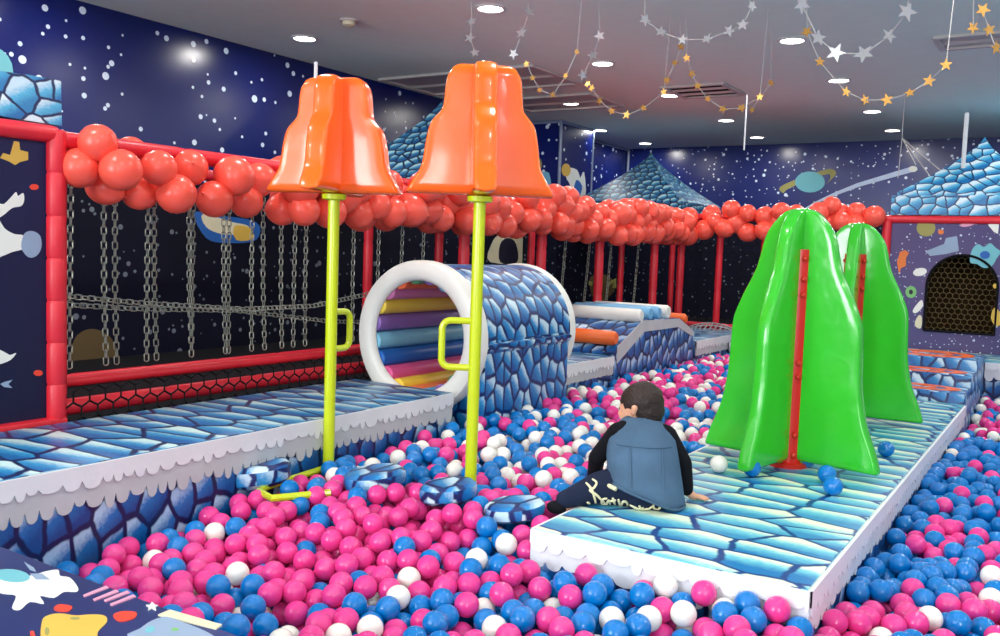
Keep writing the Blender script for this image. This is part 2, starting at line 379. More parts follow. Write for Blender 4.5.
# ------------------------------------------------------------ ceiling fittings
def downlight(x, y, label, grp=None):
    t = thing('downlight', label, 'ceiling light', (x, y, ZC), grp)
    build('rim', lathe(B(), [(.098, ZC), (.1, ZC-.006), (.088, ZC-.012), (.078, ZC-.010), (.076, ZC)], (x, y, 0)), 'frame', t)
    build('lens', lathe(B(), [(.077, ZC-.002), (.076, ZC-.006), (.04, ZC-.009), (0, ZC-.01)], (x, y, 0)), 'lamp', t)
    ld = bpy.data.lights.new('lamp_beam', 'AREA'); ld.shape = 'DISK'; ld.size = .14; ld.energy = LAMP_W; ld.color = (1, .985, .95)
    lo = bpy.data.objects.new('lamp_beam', ld); COL.objects.link(lo); lo.parent = t; lo.location = (0, 0, -.014)
LAMP_W = 10
seenL = [((305, 38), (-4.83, 4.83), 'round ceiling downlight nearest the left wall, left of the smoke detector'),
 ((491, 8), (-3.15, 4.72), 'large bright downlight at the top edge above right orange tree'),
 ((602, 63), (-3.23, 6.44), 'downlight beside the silver stars, left of the square vent'),
 ((570, 103), (-4.36, 8.02), 'downlight in the ceiling just right of the long slot vent'),
 ((600, 130), (-4.95, 9.88), 'small downlight over the wall pillar'),
 ((645, 143), (-4.94, 11.2), 'farthest small downlight in the back left corner above the roof tip'),
 ((670, 95), (-3.28, 7.94), 'downlight at the left corner of the square ceiling vent'),
 ((726, 120), (-3.3, 9.58), 'thin downlight right of and behind the square ceiling vent'),
 ((757, 137), (-3.4, 11.02), 'farthest downlight of the middle row, above the ringed planet'),
 ((792, 40), (-1.73, 6.26), 'nearest downlight of the right row, by the silver star string'),
 ((839, 80), (-1.75, 7.77), 'second downlight of the right row, inside the gold star loop'),
 ((872, 111), (-1.8, 9.46), 'third downlight of the right row, under the gold stars'),
 ((893, 130), (-1.84, 10.86), 'farthest downlight of the right row, close to the back wall')]
for _, (x, y), lb in seenL: downlight(x, y, lb)
for x in (-4.85, -3.2, -1.75, -.3, 1.2, 2.5):
    for y in (-1.8, -.2, 1.5, 3.1, 4.7, 6.3, 7.9, 9.5, 11):
        if x < -1 and y > 4: continue
        if y > 10 and x > 0: continue
        downlight(x, y, 'round ceiling downlight outside the picture', 'ceiling downlights outside the picture')
t = thing('smoke_detector', 'small beige smoke detector on the ceiling right of a downlight', 'smoke detector', onz(349, 20, ZC))
p = onz(349, 20, ZC)
build('base', lathe(B(), [(.06, ZC), (.06, ZC-.012), (0, ZC-.012)], (p.x, p.y, 0)), 'vent', t)
build('sensor', lathe(B(), [(.045, ZC-.012), (.042, ZC-.035), (.02, ZC-.045), (0, ZC-.045)], (p.x, p.y, 0)), 'p_cream', t)
def vent(x0, x1, y0, y1, nsl, label, slat_x=True, deep=True):
    t = thing('ceiling_vent', label, 'vent', ((x0+x1)/2, (y0+y1)/2, ZC))
    bm = B()
    for a, b in (((x0, y0), (x1, y0+.045)), ((x0, y1-.045), (x1, y1)), ((x0, y0+.045), (x0+.045, y1-.045)), ((x1-.045, y0+.045), (x1, y1-.045))):
        box(bm, (a[0], a[1], ZC-.022), (b[0], b[1], ZC), .004, 1)
    build('frame', bm, 'vent', t)
    build('opening', box(B(), (x0+.04, y0+.04, ZC-.006), (x1-.04, y1-.04, ZC-.0005)), 'ventdark' if deep else 'vent', t, smooth=False)
    for i in range(nsl):
        bm = B()
        y = y0+(y1-y0)*(i+1)/(nsl+1); slab(bm, [(x0+.04, y-.018, ZC-.008), (x1-.04, y-.018, ZC-.008), (x1-.04, y+.012, ZC-.022), (x0+.04, y+.012, ZC-.022)], (0, .003, .003))
        build('slat', bm, 'vent', t, smooth=False)
vent(-5.35, -3.75, 6.25, 7.1, 1, 'long recessed slot vent behind the two orange trees', deep=False)
vent(-3.2, -2.62, 7.5, 8.1, 2, 'square dark ceiling vent with pale rim, above the pointed roof')
vent(-.9, .1, 6.5, 6.9, 1, 'pale slot vent at the upper right corner of the ceiling', deep=False)
vent(-5.0, -3.9, 7.55, 8.3, 1, 'second pale slot vent right of the right orange tree top', deep=False)

def star_outline(c, r, rot, nrm_x, tilt=0):
    pts = []
    for i in range(10):
        a = rot+i*PI/5; rr = r if i % 2 == 0 else r*.42
        pts.append((math.cos(a)*rr, math.sin(a)*rr))
    ax = Vector((math.cos(nrm_x), math.sin(nrm_x), 0)); up = Vector((0, 0, 1))
    n = ax.cross(up); up = (up*math.cos(tilt)+n*math.sin(tilt)).normalized(); n = ax.cross(up)
    return [Vector(c)+ax*x+up*y for x, y in pts], n
def garland(label, px, yp, mt, r, hang):
    w = [ony(x, y, yp+random.uniform(-.05, .05)) for x, y in px]
    t = thing('star_garland', label, 'garland', w[len(w)//2])
    bm = B(); ends = [w[0], w[-1]]
    path = list(w)
    if hang[0]: path = [Vector((w[0].x-.02, w[0].y, ZC))]+path
    if hang[1]: path = path+[Vector((w[-1].x+.02, w[-1].y, ZC))]
    tube(bm, path, .0022, 5); build('string', bm, 'string', t)
    for c in w:
        o, n = star_outline(c-Vector((0, .004, 0)), r*random.uniform(.85, 1.1), random.uniform(0, 1.2), .4+random.uniform(-.6, .6), random.uniform(-.4, .4))
        build('star', slab(B(), o, n*.003), mt, t, smooth=False)
garland('string of silver stars hanging over the top of right orange tree', [(472, 22), (470, 38), (475, 53)], 4.3, 'silver', .036, (1, 0))
garland('silver then gold stars hanging just right of right orange tree', [(529, 12), (522, 33), (514, 54)], 4.3, 'silver', .036, (1, 0))
garland('small gold stars trailing below the silver string beside right orange tree', [(527, 64), (533, 78), (540, 90), (553, 95), (566, 76), (577, 52)], 4.6, 'gold', .022, (0, 1))
garland('short string of silver stars left of the middle downlight', [(600, 36), (593, 56), (583, 75)], 4.9, 'silver', .036, (1, 0))
garland('gold stars in a curve above the pointed blue roof', [(588, 84), (592, 88), (600, 101), (612, 111), (627, 115), (644, 108), (664, 92)], 5.4, 'gold', .03, (0, 1))
garland('silver stars in a wide curve at the top centre of the ceiling', [(645, 20), (661, 32), (683, 40), (708, 39), (729, 31), (743, 25), (752, 6)], 4.2, 'silver', .034, (1, 1))
garland('gold stars hanging left of the square ceiling vent', [(681, 47), (675, 63), (667, 80)], 5.4, 'gold', .03, (1, 0))
garland('gold stars trailing across the square ceiling vent to its right', [(687, 58), (692, 74), (698, 86), (708, 99), (723, 109), (742, 108), (760, 97)], 5.4, 'gold', .028, (1, 1))
garland('big silver stars in a loop at the upper right of the ceiling', [(802, 5), (818, 38), (836, 53), (864, 54), (889, 36), (907, 12)], 4.15, 'silver', .042, (1, 1))
garland('gold stars in a loop under the right row of downlights', [(807, 32), (820, 62), (846, 92), (865, 100), (887, 100), (910, 93), (929, 81), (946, 65)], 4.9, 'gold', .032, (1, 1))
garland('few gold stars hanging at the upper right corner', [(973, 28), (983, 10), (989, 30), (996, 48)], 4.3, 'gold', .03, (1, 0))
garland('few gold stars hanging left of the second right downlight', [(771, 83), (760, 97), (752, 110)], 5.9, 'gold', .028, (1, 0))
def rod(px, y0, y1, plane_y, r, label):
    a = ony(px, y0, plane_y); b = Vector(ony(px, y1, plane_y)); b.x = a.x
    a.z = min(a.z, ZC); o = build('hanging_rod', tube(B(), [a, b], r, 8), 'rod'); tag(o, label, 'rod')
rod(967, 113, 168, 6.0, .012, 'white rod hanging in front of the right blue roof')
rod(747, 95, 150, 6.5, .006, 'thin white rod hanging below the gold stars left of planet')
rod(316, 62, 78, 2.95, .008, 'short white rod above the left orange tree')
# strings of a spider-like hanger near comet
bm = B(); ap = ony(902, 138, 8.5)
for q in ((898, 178), (916, 165), (930, 176), (940, 170)): tube(bm, [ap, ony(q[0], q[1], 8.5)], .003, 4)
tube(bm, [ap, Vector((ap.x, ap.y, ZC))], .003, 4)
tag(build('string_hanger', bm, 'string'), 'thin pale strings fanning down beside the comet on the wall', 'string')

# ------------------------------------------------------------ play structure frames on the left and at the back
def padded(bm, a, b, r, seg=.33):
    """foam sleeve: tube with slight joints"""
    a, b = Vector(a), Vector(b); L = (b-a).length; n = max(1, round(L/seg)); pts, rr = [], []
    for i in range(n):
        for t, s in ((0.0, .9), (.06, 1), (.94, 1), (1.0, .9)):
            pts.append(a+(b-a)*((i+t)/n)); rr.append(r*s)
    q, w = [pts[0]], [rr[0]]
    for p, s in zip(pts[1:], rr[1:]):
        if (p-q[-1]).length > 1e-5: q.append(p); w.append(s)
    return tube(bm, q, w, 12)
FX = -3.45; DECK = .62
fr = thing('padded_frame', 'red padded frame of the chain bridge along the left side', 'play frame', (FX, 5, DECK))
for y in (2.1, 4.95, 5.98, 6.97, 8.16, 8.85): build('post', padded(B(), (FX, y, .0 if y < 3 else .3), (FX, y, 1.76), .038), 'red', fr)
build('beam', padded(B(), (FX, 2.1, 1.745), (FX, 8.85, 1.745), .036, .6), 'red', fr)
build('lower_rail', padded(B(), (FX-.03, 2.13, .66), (FX-.03, 8.85, .66), .035, .5), 'red', fr)
build('lower_rail', padded(B(), (FX-.14, 2.13, .745), (FX-.14, 8.85, .72), .022, .5), 'red', fr)
bm = B()       # black hexagon net in front of the lower rail
hx = .042
def hexnet(bm, o, u, v, nu, nv, s, r):
    o, u, v = Vector(o), Vector(u), Vector(v)
    done = set()
    for i in range(nu):
        for j in range(nv):
            cx = (i+.5*(j % 2))*s*1.732; cy = j*s*1.5
            q = [(cx+s*math.sin(k*PI/3), cy+s*math.cos(k*PI/3)) for k in range(6)]
            for k in range(6):
                a, b = q[k], q[(k+1) % 6]; key = tuple(sorted([(round(a[0], 3), round(a[1], 3)), (round(b[0], 3), round(b[1], 3))]))
                if key in done: continue
                done.add(key); tube(bm, [o+u*a[0]+v*a[1], o+u*b[0]+v*b[1]], r, 4, cap=False)
hexnet(bm, (FX+.035, 2.15, .645), (0, 1, 0), (0, 0, 1), 26, 2, .042, .0045)
build('net', bm, 'net', fr)
BX = -4.5
fb = thing('padded_frame', 'darker red padded frame behind the hanging chains', 'play frame', (BX, 5, DECK))
for y in (2.3, 5.2, 6.09, 7.6, 9.67, 11.24): build('post', padded(B(), (BX, y, .3), (BX, y, 1.76), .036), 'red', fb)
build('beam', padded(B(), (BX, 2.3, 1.76), (BX, 11.3, 1.76), .034, .6), 'red', fb)
build('lower_rail', padded(B(), (BX, 2.3, .60), (BX, 11.3, .60), .03, .5), 'red', fb)
BY = 8.87
fk = thing('padded_frame', 'red padded frame along the back with balloons on its beam', 'play frame', (-2, BY, DECK))
for px in (655, 673, 681, 697): pass
for x in (-3.05, -2.6, -1.5): build('post', padded(B(), (x, BY, .3), (x, BY, 1.78), .034), 'red', fk)
build('beam', padded(B(), (-3.45, BY, 1.775), (1.6, BY, 1.775), .036, .6), 'red', fk)
build('lower_rail', padded(B(), (-3.4, BY, .68), (-1.5, BY, .68), .03, .5), 'red', fk)
bm = B(); hexnet(bm, (-3.4, BY+.03, .72), (1, 0, 0), (0, 0, 1), 20, 11, .055, .003); build('net', bm, 'net', fk)
tag(build('play_deck', box(B(), (XL+.02, 1.2, .0), (FX-.06, YB-.05, .56), .01, 1), 'black', smooth=False), 'black deck under the chain bridge behind the red frame', 'deck')
tag(build('play_deck', box(B(), (FX-.02, 8.95, .0), (-1.6, YB-.05, .5), .01, 1), 'black', smooth=False), 'dark deck behind the back red frame', 'deck')
# chains
def chain(bm, pts, ll=.04, w=.011, r=.0032):
    pts = [Vector(p) for p in pts]; segs = [(b-a).length for a, b in zip(pts, pts[1:])]; L = sum(segs); n = int(L/(ll*.78))
    def at(s):
        for a, b, l in zip(pts, pts[1:], segs):
            if s <= l or l == segs[-1] and b == pts[-1]: return a+(b-a)*(s/l), (b-a).normalized()
            s -= l
        return pts[-1], (pts[-1]-pts[-2]).normalized()
    for i in range(n):
        c, d = at((i+.5)*L/n); s = d.cross(Vector((.3, 1, .2)) if i % 2 else Vector((1, -.3, .1))).normalized()
        ring = [c+d*(ll/2-w+.0)*(1 if math.sin(a) > 0 else -1)*(1 if abs(math.sin(a)) > .1 else 0)+d*w*math.sin(a)+s*w*math.cos(a) for a in [k*PI/4+PI/8 for k in range(8)]]
        tube(bm, ring, r, 4, cyc=True)
chs = [2.27, 2.42, 2.475, 2.65, 2.675, 2.87, 2.90, 3.08, 3.12, 3.27, 3.34, 3.47, 3.58, 3.66, 4.05, 4.28, 4.51, 4.73, 6.70, 7.15, 7.58, 8.19]
lbls = {0: 'hanging metal chain nearest the left red post', 1: 'second hanging chain right of the left red post', 2: 'third hanging chain right of the left red post',
 3: 'left chain of the first close pair behind the near balloons', 4: 'right chain of the first close pair behind the near balloons', 5: 'left chain of the second close pair', 6: 'right chain of the second close pair',
 7: 'left chain of the pair below the robot picture', 8: 'right chain of the pair below the robot picture', 9: 'chain seen just left of the left orange tree, first of four', 10: 'second chain seen left of the left yellow pole', 11: 'third chain seen left of the left yellow pole', 12: 'chain hanging close to the left of the left yellow pole', 13: 'chain touching the left edge of left yellow pole',
 14: 'chain hanging between the left yellow pole and the tunnel', 15: 'chain hanging above the left edge of the tunnel ring', 16: 'chain ending above the tunnel ring', 17: 'chain hanging left of the right yellow pole over the tunnel', 18: 'chain hanging just right of the tunnel', 19: 'chain hanging beside the dull rock picture', 20: 'chain hanging above the white rollers', 21: 'chain hanging near the far end above the ramp'}
for i, y in enumerate(chs):
    x = -3.62; sl = random.uniform(-.02, .02)+(-.12 if i > 17 else 0)
    bm = B(); chain(bm, [(x, y, 1.73), (x, y+sl*.5, 1.15), (x+.01, y+sl, .80)])
    tag(build('hanging_chain', bm, 'chain'), lbls[i], 'chain')
bm = B(); chain(bm, [(-3.6, 2.15, 1.12), (-3.6, 2.6, 1.07), (-3.6, 3.2, 1.02), (-3.6, 3.7, 1.02), (-3.6, 4.2, 1.08), (-3.6, 4.9, 1.12)]); tag(build('side_chain', bm, 'chain'), 'upper sagging chain crossing the hanging chains sideways', 'chain')
bm = B(); chain(bm, [(-3.66, 2.15, 1.08), (-3.66, 2.6, 1.04), (-3.66, 3.2, 1.01), (-3.66, 3.9, .92), (-3.66, 4.9, .85)]); tag(build('side_chain', bm, 'chain'), 'lower sagging chain crossing the hanging chains sideways', 'chain')
bm = B()       # pale draped climbing net at the far end
for i in range(15):
    tube(bm, [Vector((-3.35+i*.05, 8.7+.1*math.sin(j*.9), .60+.13*math.sin(PI*j/7)*math.sin(PI*(i+1)/16))) + Vector((0, -.35+j*.08, 0)) for j in range(8)], .006, 4)
for j in range(8):
    tube(bm, [Vector((-3.35+i*.05, 8.35+j*.08+.1*math.sin(j*.9), .60+.13*math.sin(PI*j/7)*math.sin(PI*(i+1)/16))) for i in range(15)], .006, 4)
tag(build('climbing_net', bm, 'netpale'), 'pale draped climbing net at the far end of the pit', 'net')

# front left panel in its thick red frame
pf = thing('play_wall', 'dark space panel in a thick red frame at the left edge', 'play panel', (FX, 1.6, DECK))
build('board', box(B(), (FX-.03, .6, .62), (FX+.005, 2.06, 1.74)), 'navyprint', pf, smooth=False)
build('frame_post', padded(B(), (FX+.012, 2.09, .60), (FX+.012, 2.09, 1.78), .038, .18), 'red', pf)
build('frame_beam', padded(B(), (FX+.012, .6, 1.762), (FX+.012, 2.09, 1.762), .034, .3), 'red', pf)
build('frame_base', box(B(), (FX-.04, .6, .585), (FX+.05, 2.12, .635), .01), 'red', pf)
PX = FX+.005
def pprint(parent, val, plane, off, shapes):
    P = {'x': onx, 'y': ony, 'z': onz}[plane]
    for i, (mt, pts, nm) in enumerate(shapes):
        build(nm, slab(B(), [P(a, b, val) for a, b in pts], Vector(off)*(.6+.12*i)), mt, parent, smooth=False)
pprint(pf, PX, 'x', (.002, 0, 0), [
 ('p_yellow', [(0, 158), (3, 153), (10, 155), (12, 148), (14, 141), (19, 142), (20, 150), (28, 152), (28, 160), (20, 162), (15, 165), (8, 161)], 'butterfly_print'),
 ('p_white', cat([(-3, 204), (4, 204), (12, 196), (16, 192), (18, 196), (23, 193), (24, 200), (21, 206), (12, 208), (2, 216), (-6, 218)], 3), 'astronaut_arm_print'),
 ('p_white', cat([(-5, 216), (4, 228), (14, 234), (24, 236), (24, 248), (12, 252), (2, 256), (-6, 256)], 3), 'astronaut_leg_print'),
 ('p_grey', cat([(24, 234), (32, 231), (40, 236), (41, 248), (36, 256), (28, 257), (21, 247)], 3), 'boot_print'),
 ('p_red', ell(34, 187, 4.5, 3), 'red_dot_print'), ('p_red', ell(38, 373, 4.5, 3), 'red_dot_print'),
 ('p_white', cat([(-3, 350), (4, 352), (10, 355), (16, 353), (10, 360), (0, 364), (-4, 364)], 3), 'small_arm_print'),
 ('p_grey', [(0, 384), (4, 382), (12, 380), (8, 384), (12, 388), (4, 387)], 'spark_print')])
# battlement above it
bm = B(); q = [onx(-60, 62, FX), onx(0, 71, FX), onx(30, 75, FX), onx(61, 81, FX), onx(62, 126, FX), onx(30, 121, FX), onx(-60, 105, FX)]
slab(bm, q, (-.12, 0, 0)); tag(build('battlement_block', bm, 'castle', smooth=False), 'blue stone battlement block on the left red beam', 'castle block')

# ------------------------------------------------------------ balloons
def balloon_mesh(seed):
    bm = B(); random.seed(seed); e = random.uniform(1.02, 1.14)
    prof = []
    for i in range(15):
        a = PI*i/14; r = math.sin(a); h = -math.cos(a)*e
        if h < 0: r *= 1-.12*(h/e)**2
        prof.append((r, h))
    prof[0] = (0.05, -e-.02)
    prof = [(0, -e-.14), (.07, -e-.13), (.03, -e-.07)]+prof; prof[-1] = (0, e)
    lathe(bm, prof, n=18)
    me = bpy.data.meshes.new('balloon'); bmesh.ops.recalc_face_normals(bm, faces=bm.faces); bm.to_mesh(me); bm.free()
    me.materials.append(MAT['balloon']); me.polygons.foreach_set('use_smooth', [True]*len(me.polygons)); return me
bmeshes = [balloon_mesh(s) for s in range(4)]
def balloon(c, r, label, grp=None):
    o = bpy.data.objects.new('balloon', random.choice(bmeshes)); COL.objects.link(o); o.location = c; o.scale = (r, r, r)
    o.rotation_euler = (random.uniform(1.0, 2.2), random.uniform(-.5, .5), random.uniform(0, 6.28)); tag(o, label, 'balloon', grp); return o
random.seed(11)
near = [(98, 143, 19, -3.36, 'topmost coral balloon at the left end of the garland'), (79, 168, 20, -3.42, 'leftmost coral balloon touching the red post'),
 (121, 170, 21, -3.30, 'big coral balloon in front, second from the red post'), (105, 188, 17, -3.47, 'lowest coral balloon near the left end, half hidden'),
 (139, 193, 17, -3.46, 'darker coral balloon hanging low over the second chain'), (159, 168, 18, -3.33, 'round coral balloon right of the biggest front one'),
 (132, 152, 15, -3.52, 'coral balloon half hidden behind the front row at the left end'), (176, 194, 20, -3.32, 'bright coral balloon hanging low over the first chain pair'),
 (190, 168, 18, -3.40, 'coral balloon above the bright low one'), (214, 199, 18.5, -3.36, 'lowest coral balloon left of the robot picture'), (234, 176, 20, -3.33, 'big coral balloon above the robot picture'),
 (246, 201, 17, -3.42, 'coral balloon just left of the left orange tree, low'), (258, 180, 17, -3.4, 'coral balloon touching the left orange tree')]
BALLO = []
for px, py, pr, xx, lb in near:
    c = onx(px, py, xx); dep = proj(c)[2][0]; r = pr*dep/FPX*1.0; balloon(c, r, lb); BALLO.append((c, r))
def clustered(path, n, zlo, zhi, rr, spread, labf):
    tries = 0; placed = 0
    while placed < n and tries < 9000:
        tries += 1; t = random.random(); p = path(t)
        r = random.uniform(*rr); c = Vector((p[0]+random.uniform(-spread, spread)*p[2], p[1]+random.uniform(-spread, spread)*(1-p[2]), random.uniform(zlo, zhi)+p[3]))
        if all((c-q).length > (r+s)*.66 for q, s in BALLO):
            lb, g = labf(c); balloon(c, r, lb, g); BALLO.append((c, r)); placed += 1
def labf(c):
    px = proj(c)[0][0]
    if c.y > 8.6 and c.x > -3.2:
        if px > 880: return 'coral balloon on the back beam right of the green tree top', 'balloons on the back beam right of the green trees'
        return 'coral balloon on the back beam behind the green trees', 'balloons on the back beam behind the green trees'
    if px < 335: return 'coral balloon of the bunch behind the left orange tree', 'balloons behind the left orange tree'
    if px < 470: return 'coral balloon in garland between the two yellow poles', 'balloons between the two yellow poles'
    if px < 580: return 'coral balloon in garland behind and right of right orange tree', 'balloons right of the right orange tree'
    return 'coral balloon in the garland under the pointed blue roof', 'balloons under the pointed blue roof'
clustered(lambda t: (-3.38, 3.25+t*4.1, 1, 0), 110, 1.53, 1.74, (.08, .10), .13, labf)
clustered(lambda t: (-3.36, 5.75+t*.4, 1, .0), 5, 1.74, 1.80, (.085, .10), .1, labf)
clustered(lambda t: (-3.38, 7.0+t*1.8, 1, 0), 50, 1.57, 1.78, (.085, .105), .12, labf)
clustered(lambda t: (-3.3+t*1.25, BY-.1, 0, 0), 17, 1.62, 1.86, (.08, .105), .06, labf)
clustered(lambda t: (-2.0+t*.45, BY-.1, 0, 0), 7, 1.72, 1.90, (.08, .11), .05, labf)

# ------------------------------------------------------------ castle roofs (hollow-curved pyramids)
def roof(name, c, half, z0, h, label, base_h=.12, curve=1.35, mat='roofstone', rotz=0):
    t = thing(name, label, 'castle roof', (c[0], c[1], z0))
    bm = B(); n = 10; rings = []
    uvl = bm.loops.layers.uv.new('UVMap')
    Rz = Matrix.Rotation(rotz, 3, 'Z')
    for i in range(n+1):
        f = i/n; w = half*((1-f)**curve)*.94+half*.06*(1-f); z = z0+base_h+(h-base_h)*f
        rings.append([bm.verts.new(Rz @ Vector((sx*w, sy*w, 0))+Vector((c[0], c[1], z))) for sx, sy in ((-1, -1), (1, -1), (1, 1), (-1, 1))])
    base = [bm.verts.new(Rz @ Vector((sx*half, sy*half, 0))+Vector((c[0], c[1], z0))) for sx, sy in ((-1, -1), (1, -1), (1, 1), (-1, 1))]
    rings = [base]+rings
    for i in range(len(rings)-1):
        for k in range(4):
            a, b, d, e = rings[i][k], rings[i][(k+1) % 4], rings[i+1][(k+1) % 4], rings[i+1][k]
            if (d.co-e.co).length < 1e-5:
                try: f = bm.faces.new((a, b, d))
                except: continue
            else: f = bm.faces.new((a, b, d, e))
            for lp in f.loops:
                lo = Rz.inverted() @ (lp.vert.co-Vector((c[0], c[1], z0)))
                lp[uvl].uv = ((lo.x if k % 2 == 0 else lo.y)+k*3.3, (lp.vert.co.z-z0)*1.25)
    build('roof_shell', bm, mat, t, ang=25)
    return t
_a = ony(651, 152, 9.65)
roof('castle_roof', (_a.x, 9.65), .64, 1.83, _a.z-1.83, 'blue stone pointed roof in the middle, behind the balloons')
_a = onx(450, 90, -4.3)
roof('castle_roof', (-4.3, _a.y), .62, 1.80, _a.z-1.80, 'blue stone roof half hidden between the two orange trees', base_h=.1)
_a = ony(985, 137, 9.5)
roof('castle_roof', (_a.x, 9.5), .62, 1.82, _a.z-1.82, 'blue stone pointed roof at the right edge with a stone band', base_h=.2, mat='castle')
bm = B(); box(bm, (-1.47, 8.86, 1.815), (1.6, 8.98, 1.99)); tag(build('battlement_band', bm, 'castle', smooth=False), 'blue stone band on the back red beam under the right roof', 'castle block')

# ------------------------------------------------------------ right back panel with an arched hole
pr = thing('play_wall', 'purple space panel with an arched crawl hole at the right', 'play panel', (-.6, BY, .6))
bm = B(); x0, x1, z0, z1 = -1.45, 1.5, .60, 1.74; ax0, ax1 = -1.13, -.57; ac = (ax0+ax1)/2; ar = (ax1-ax0)/2; az = 1.19; ab = .79
out = [(x0, z0), (ac, z0)]; 
arch = [(ax0, ab)]+[(ac-ar*math.cos(a), az+ar*math.sin(a)) for a in [PI*i/20 for i in range(21)]]+[(ax1, ab)]
def poly(bm, pts, y, t):
    slab(bm, [(x, y, z) for x, z in pts], (0, t, 0))
mid = len(arch)//2
poly(bm, [(x0, z0), (ac, z0), (ac, ab)]+arch[:mid+1]+[(ac, z1), (x0, z1)], BY-.01, .03)
poly(bm, [(ac, z0), (x1, z0), (x1, z1), (ac, z1)]+arch[mid:][0:]+[(ac, ab)], BY-.01, .03)
build('board', bm, 'purple', pr, smooth=False)
build('side_post', padded(B(), (-1.49, BY-.02, .3), (-1.49, BY-.02, 1.76), .04), 'red', pr)
bm = B(); pts = [Vector((x, BY-.012, z)) for x, z in arch]; tube(bm, pts+[pts[0]], .012, 6); build('arch_rim', bm, 'black', pr)
bm = B(); hexnet(bm, (ax0, BY+.06, ab), (1, 0, 0), (0, 0, 1), 11, 15, .03, .0035); build('hole_net', bm, 'p_brown', pr)
bm = B(); box(bm, (ax0-.25, BY+.04, ab-.05), (ax0-.2, BY+1.2, 1.6)); box(bm, (ax1+.2, BY+.04, ab-.05), (ax1+.25, BY+1.2, 1.6)); box(bm, (ax0-.25, BY+1.2, ab-.05), (ax1+.25, BY+1.25, 1.6)); box(bm, (ax0-.25, BY+.04, 1.6), (ax1+.25, BY+1.25, 1.65)); box(bm, (ax0-.25, BY+.04, ab-.1), (ax1+.25, BY+1.25, ab-.05))
build('hole_lining', bm, 'darkbrown', pr, smooth=False)
pprint(pr, BY-.01, 'y', (0, -.002, 0), [
 ('p_olive', ell(926, 228, 9.5, 8.5), 'planet_print'), ('p_orange', ell(941, 232, 3, 2.5), 'dot_print'),
 ('p_grey', [(926, 251), (944, 244), (946, 238), (957, 236), (959, 251), (946, 254), (930, 256)], 'satellite_print'),
 ('p_teal', cat([(972, 250), (978, 244), (984, 247), (990, 243), (996, 248), (1001, 252), (997, 258), (992, 266), (984, 268), (977, 264), (970, 262)], 3), 'spiral_print'),
 ('p_blue', ell(985, 255, 5, 4), 'spiral_core_print'),
 ('p_orange', [(900, 252), (905, 250), (909, 253), (906, 258), (906, 266), (901, 268), (899, 274), (897, 262)], 'shuttle_print'),
 ('p_white', ell(920, 272, 7, 4, rot=-.2), 'rocket_print'), ('p_green', ell(911, 292, 5.5, 6), 'alien_print'), ('p_dark', ell(911, 292, 2, 2.4), 'alien_eye_print'),
 ('p_white', cat([(913, 310), (918, 303), (922, 300), (923, 306), (918, 312), (914, 313)], 3), 'cloud_print'), ('p_cream', cat([(915, 322), (919, 315), (922, 318), (921, 328), (916, 327)], 3), 'bird_print'),
 ('p_yellow', cat([(991, 318), (994, 308), (1000, 312), (1003, 322), (996, 326)], 3), 'moon_print'), ('p_pink', ell(968, 224, 8, 2.5, rot=-.2), 'ufo_print'),
 ('p_white', [(988, 225), (993, 221), (999, 224), (998, 234), (994, 232)], 'wing_print'), ('p_yellow', ell(995, 286, 2, 2.5), 'dot_print')])

# ------------------------------------------------------------ platforms
def snow_edge(name, a, b, ztop, h, nrm, parent, mat='snow', w=(.05, .085), drop=.05, seed=1, layer=True):
    """white edge strip with a scalloped, dripping lower border"""
    rnd = random.Random(seed); a, b = Vector(a), Vector(b); L = (b-a).length; d = (b-a)/L; nrm = Vector(nrm)
    prof = []; s = 0
    while s < L:
        ww = rnd.uniform(*w); dd = rnd.uniform(.35, 1)*drop; e = min(s+ww, L)
        for i in range(7):
            t = i/6; prof.append((s+(e-s)*t, ztop-h-dd*math.sqrt(max(0, 1-(2*t-1)**2))))
        s = e
    bm = B(); T = []; 
    for s_, z in prof:
        p = a+d*s_; T.append([bm.verts.new((p.x, p.y, ztop)), bm.verts.new((p.x, p.y, z)), bm.verts.new(Vector((p.x, p.y, z))+nrm*.006), bm.verts.new(Vector((p.x, p.y, ztop))+nrm*.006)])
    for u, v in zip(T, T[1:]):
        if (u[0].co-v[0].co).length < 1e-6: continue
        for k in range(4): bm.faces.new((u[k], u[(k+1) % 4], v[(k+1) % 4], v[k]))
    bmesh.ops.remove_doubles(bm, verts=bm.verts, dist=1e-6)
    o = build(name, bm, mat, parent, smooth=False)
    if layer: snow_edge('snow_drip', a+nrm*.006, b+nrm*.006, ztop, h*.42, nrm, parent, 'snow' if mat == 'snowgrey' else 'snowgrey2', (.03, .09), h*.3, seed+50, False)
    return o
def platform(name, a, b, top, side, label, lip=.012):
    t = thing(name, label, 'soft platform', ((a[0]+b[0])/2, (a[1]+b[1])/2, 0))
    build('body', box(B(), a, (b[0], b[1], b[2]-.012), .006, 1), side, t, smooth=False)
    build('top_sheet', box(B(), (a[0]-lip*0, a[1], b[2]-.012), b, .005, 2), top, t)
    return t
PL = (-1.47, 2.57, .45); 
pc = platform('foam_platform', (-1.47, 2.57, 0), (-.575, 6.72, .45), 'lightstone', 'sidestone', 'pale stone-print foam platform the child sits on')
snow_edge('snow_edge', (-1.477, 2.57, 0), (-.568, 2.57, 0), .446, .10, (0, -1, 0), pc, 'snow', drop=.035, seed=3)
snow_edge('snow_edge', (-.575, 2.57, 0), (-.575, 6.72, 0), .446, .115, (1, 0, 0), pc, 'snow', drop=.03, seed=5)
snow_edge('snow_edge', (-1.47, 2.57, 0), (-1.47, 6.72, 0), .446, .10, (-1, 0, 0), pc, 'snow', drop=.045, seed=6)
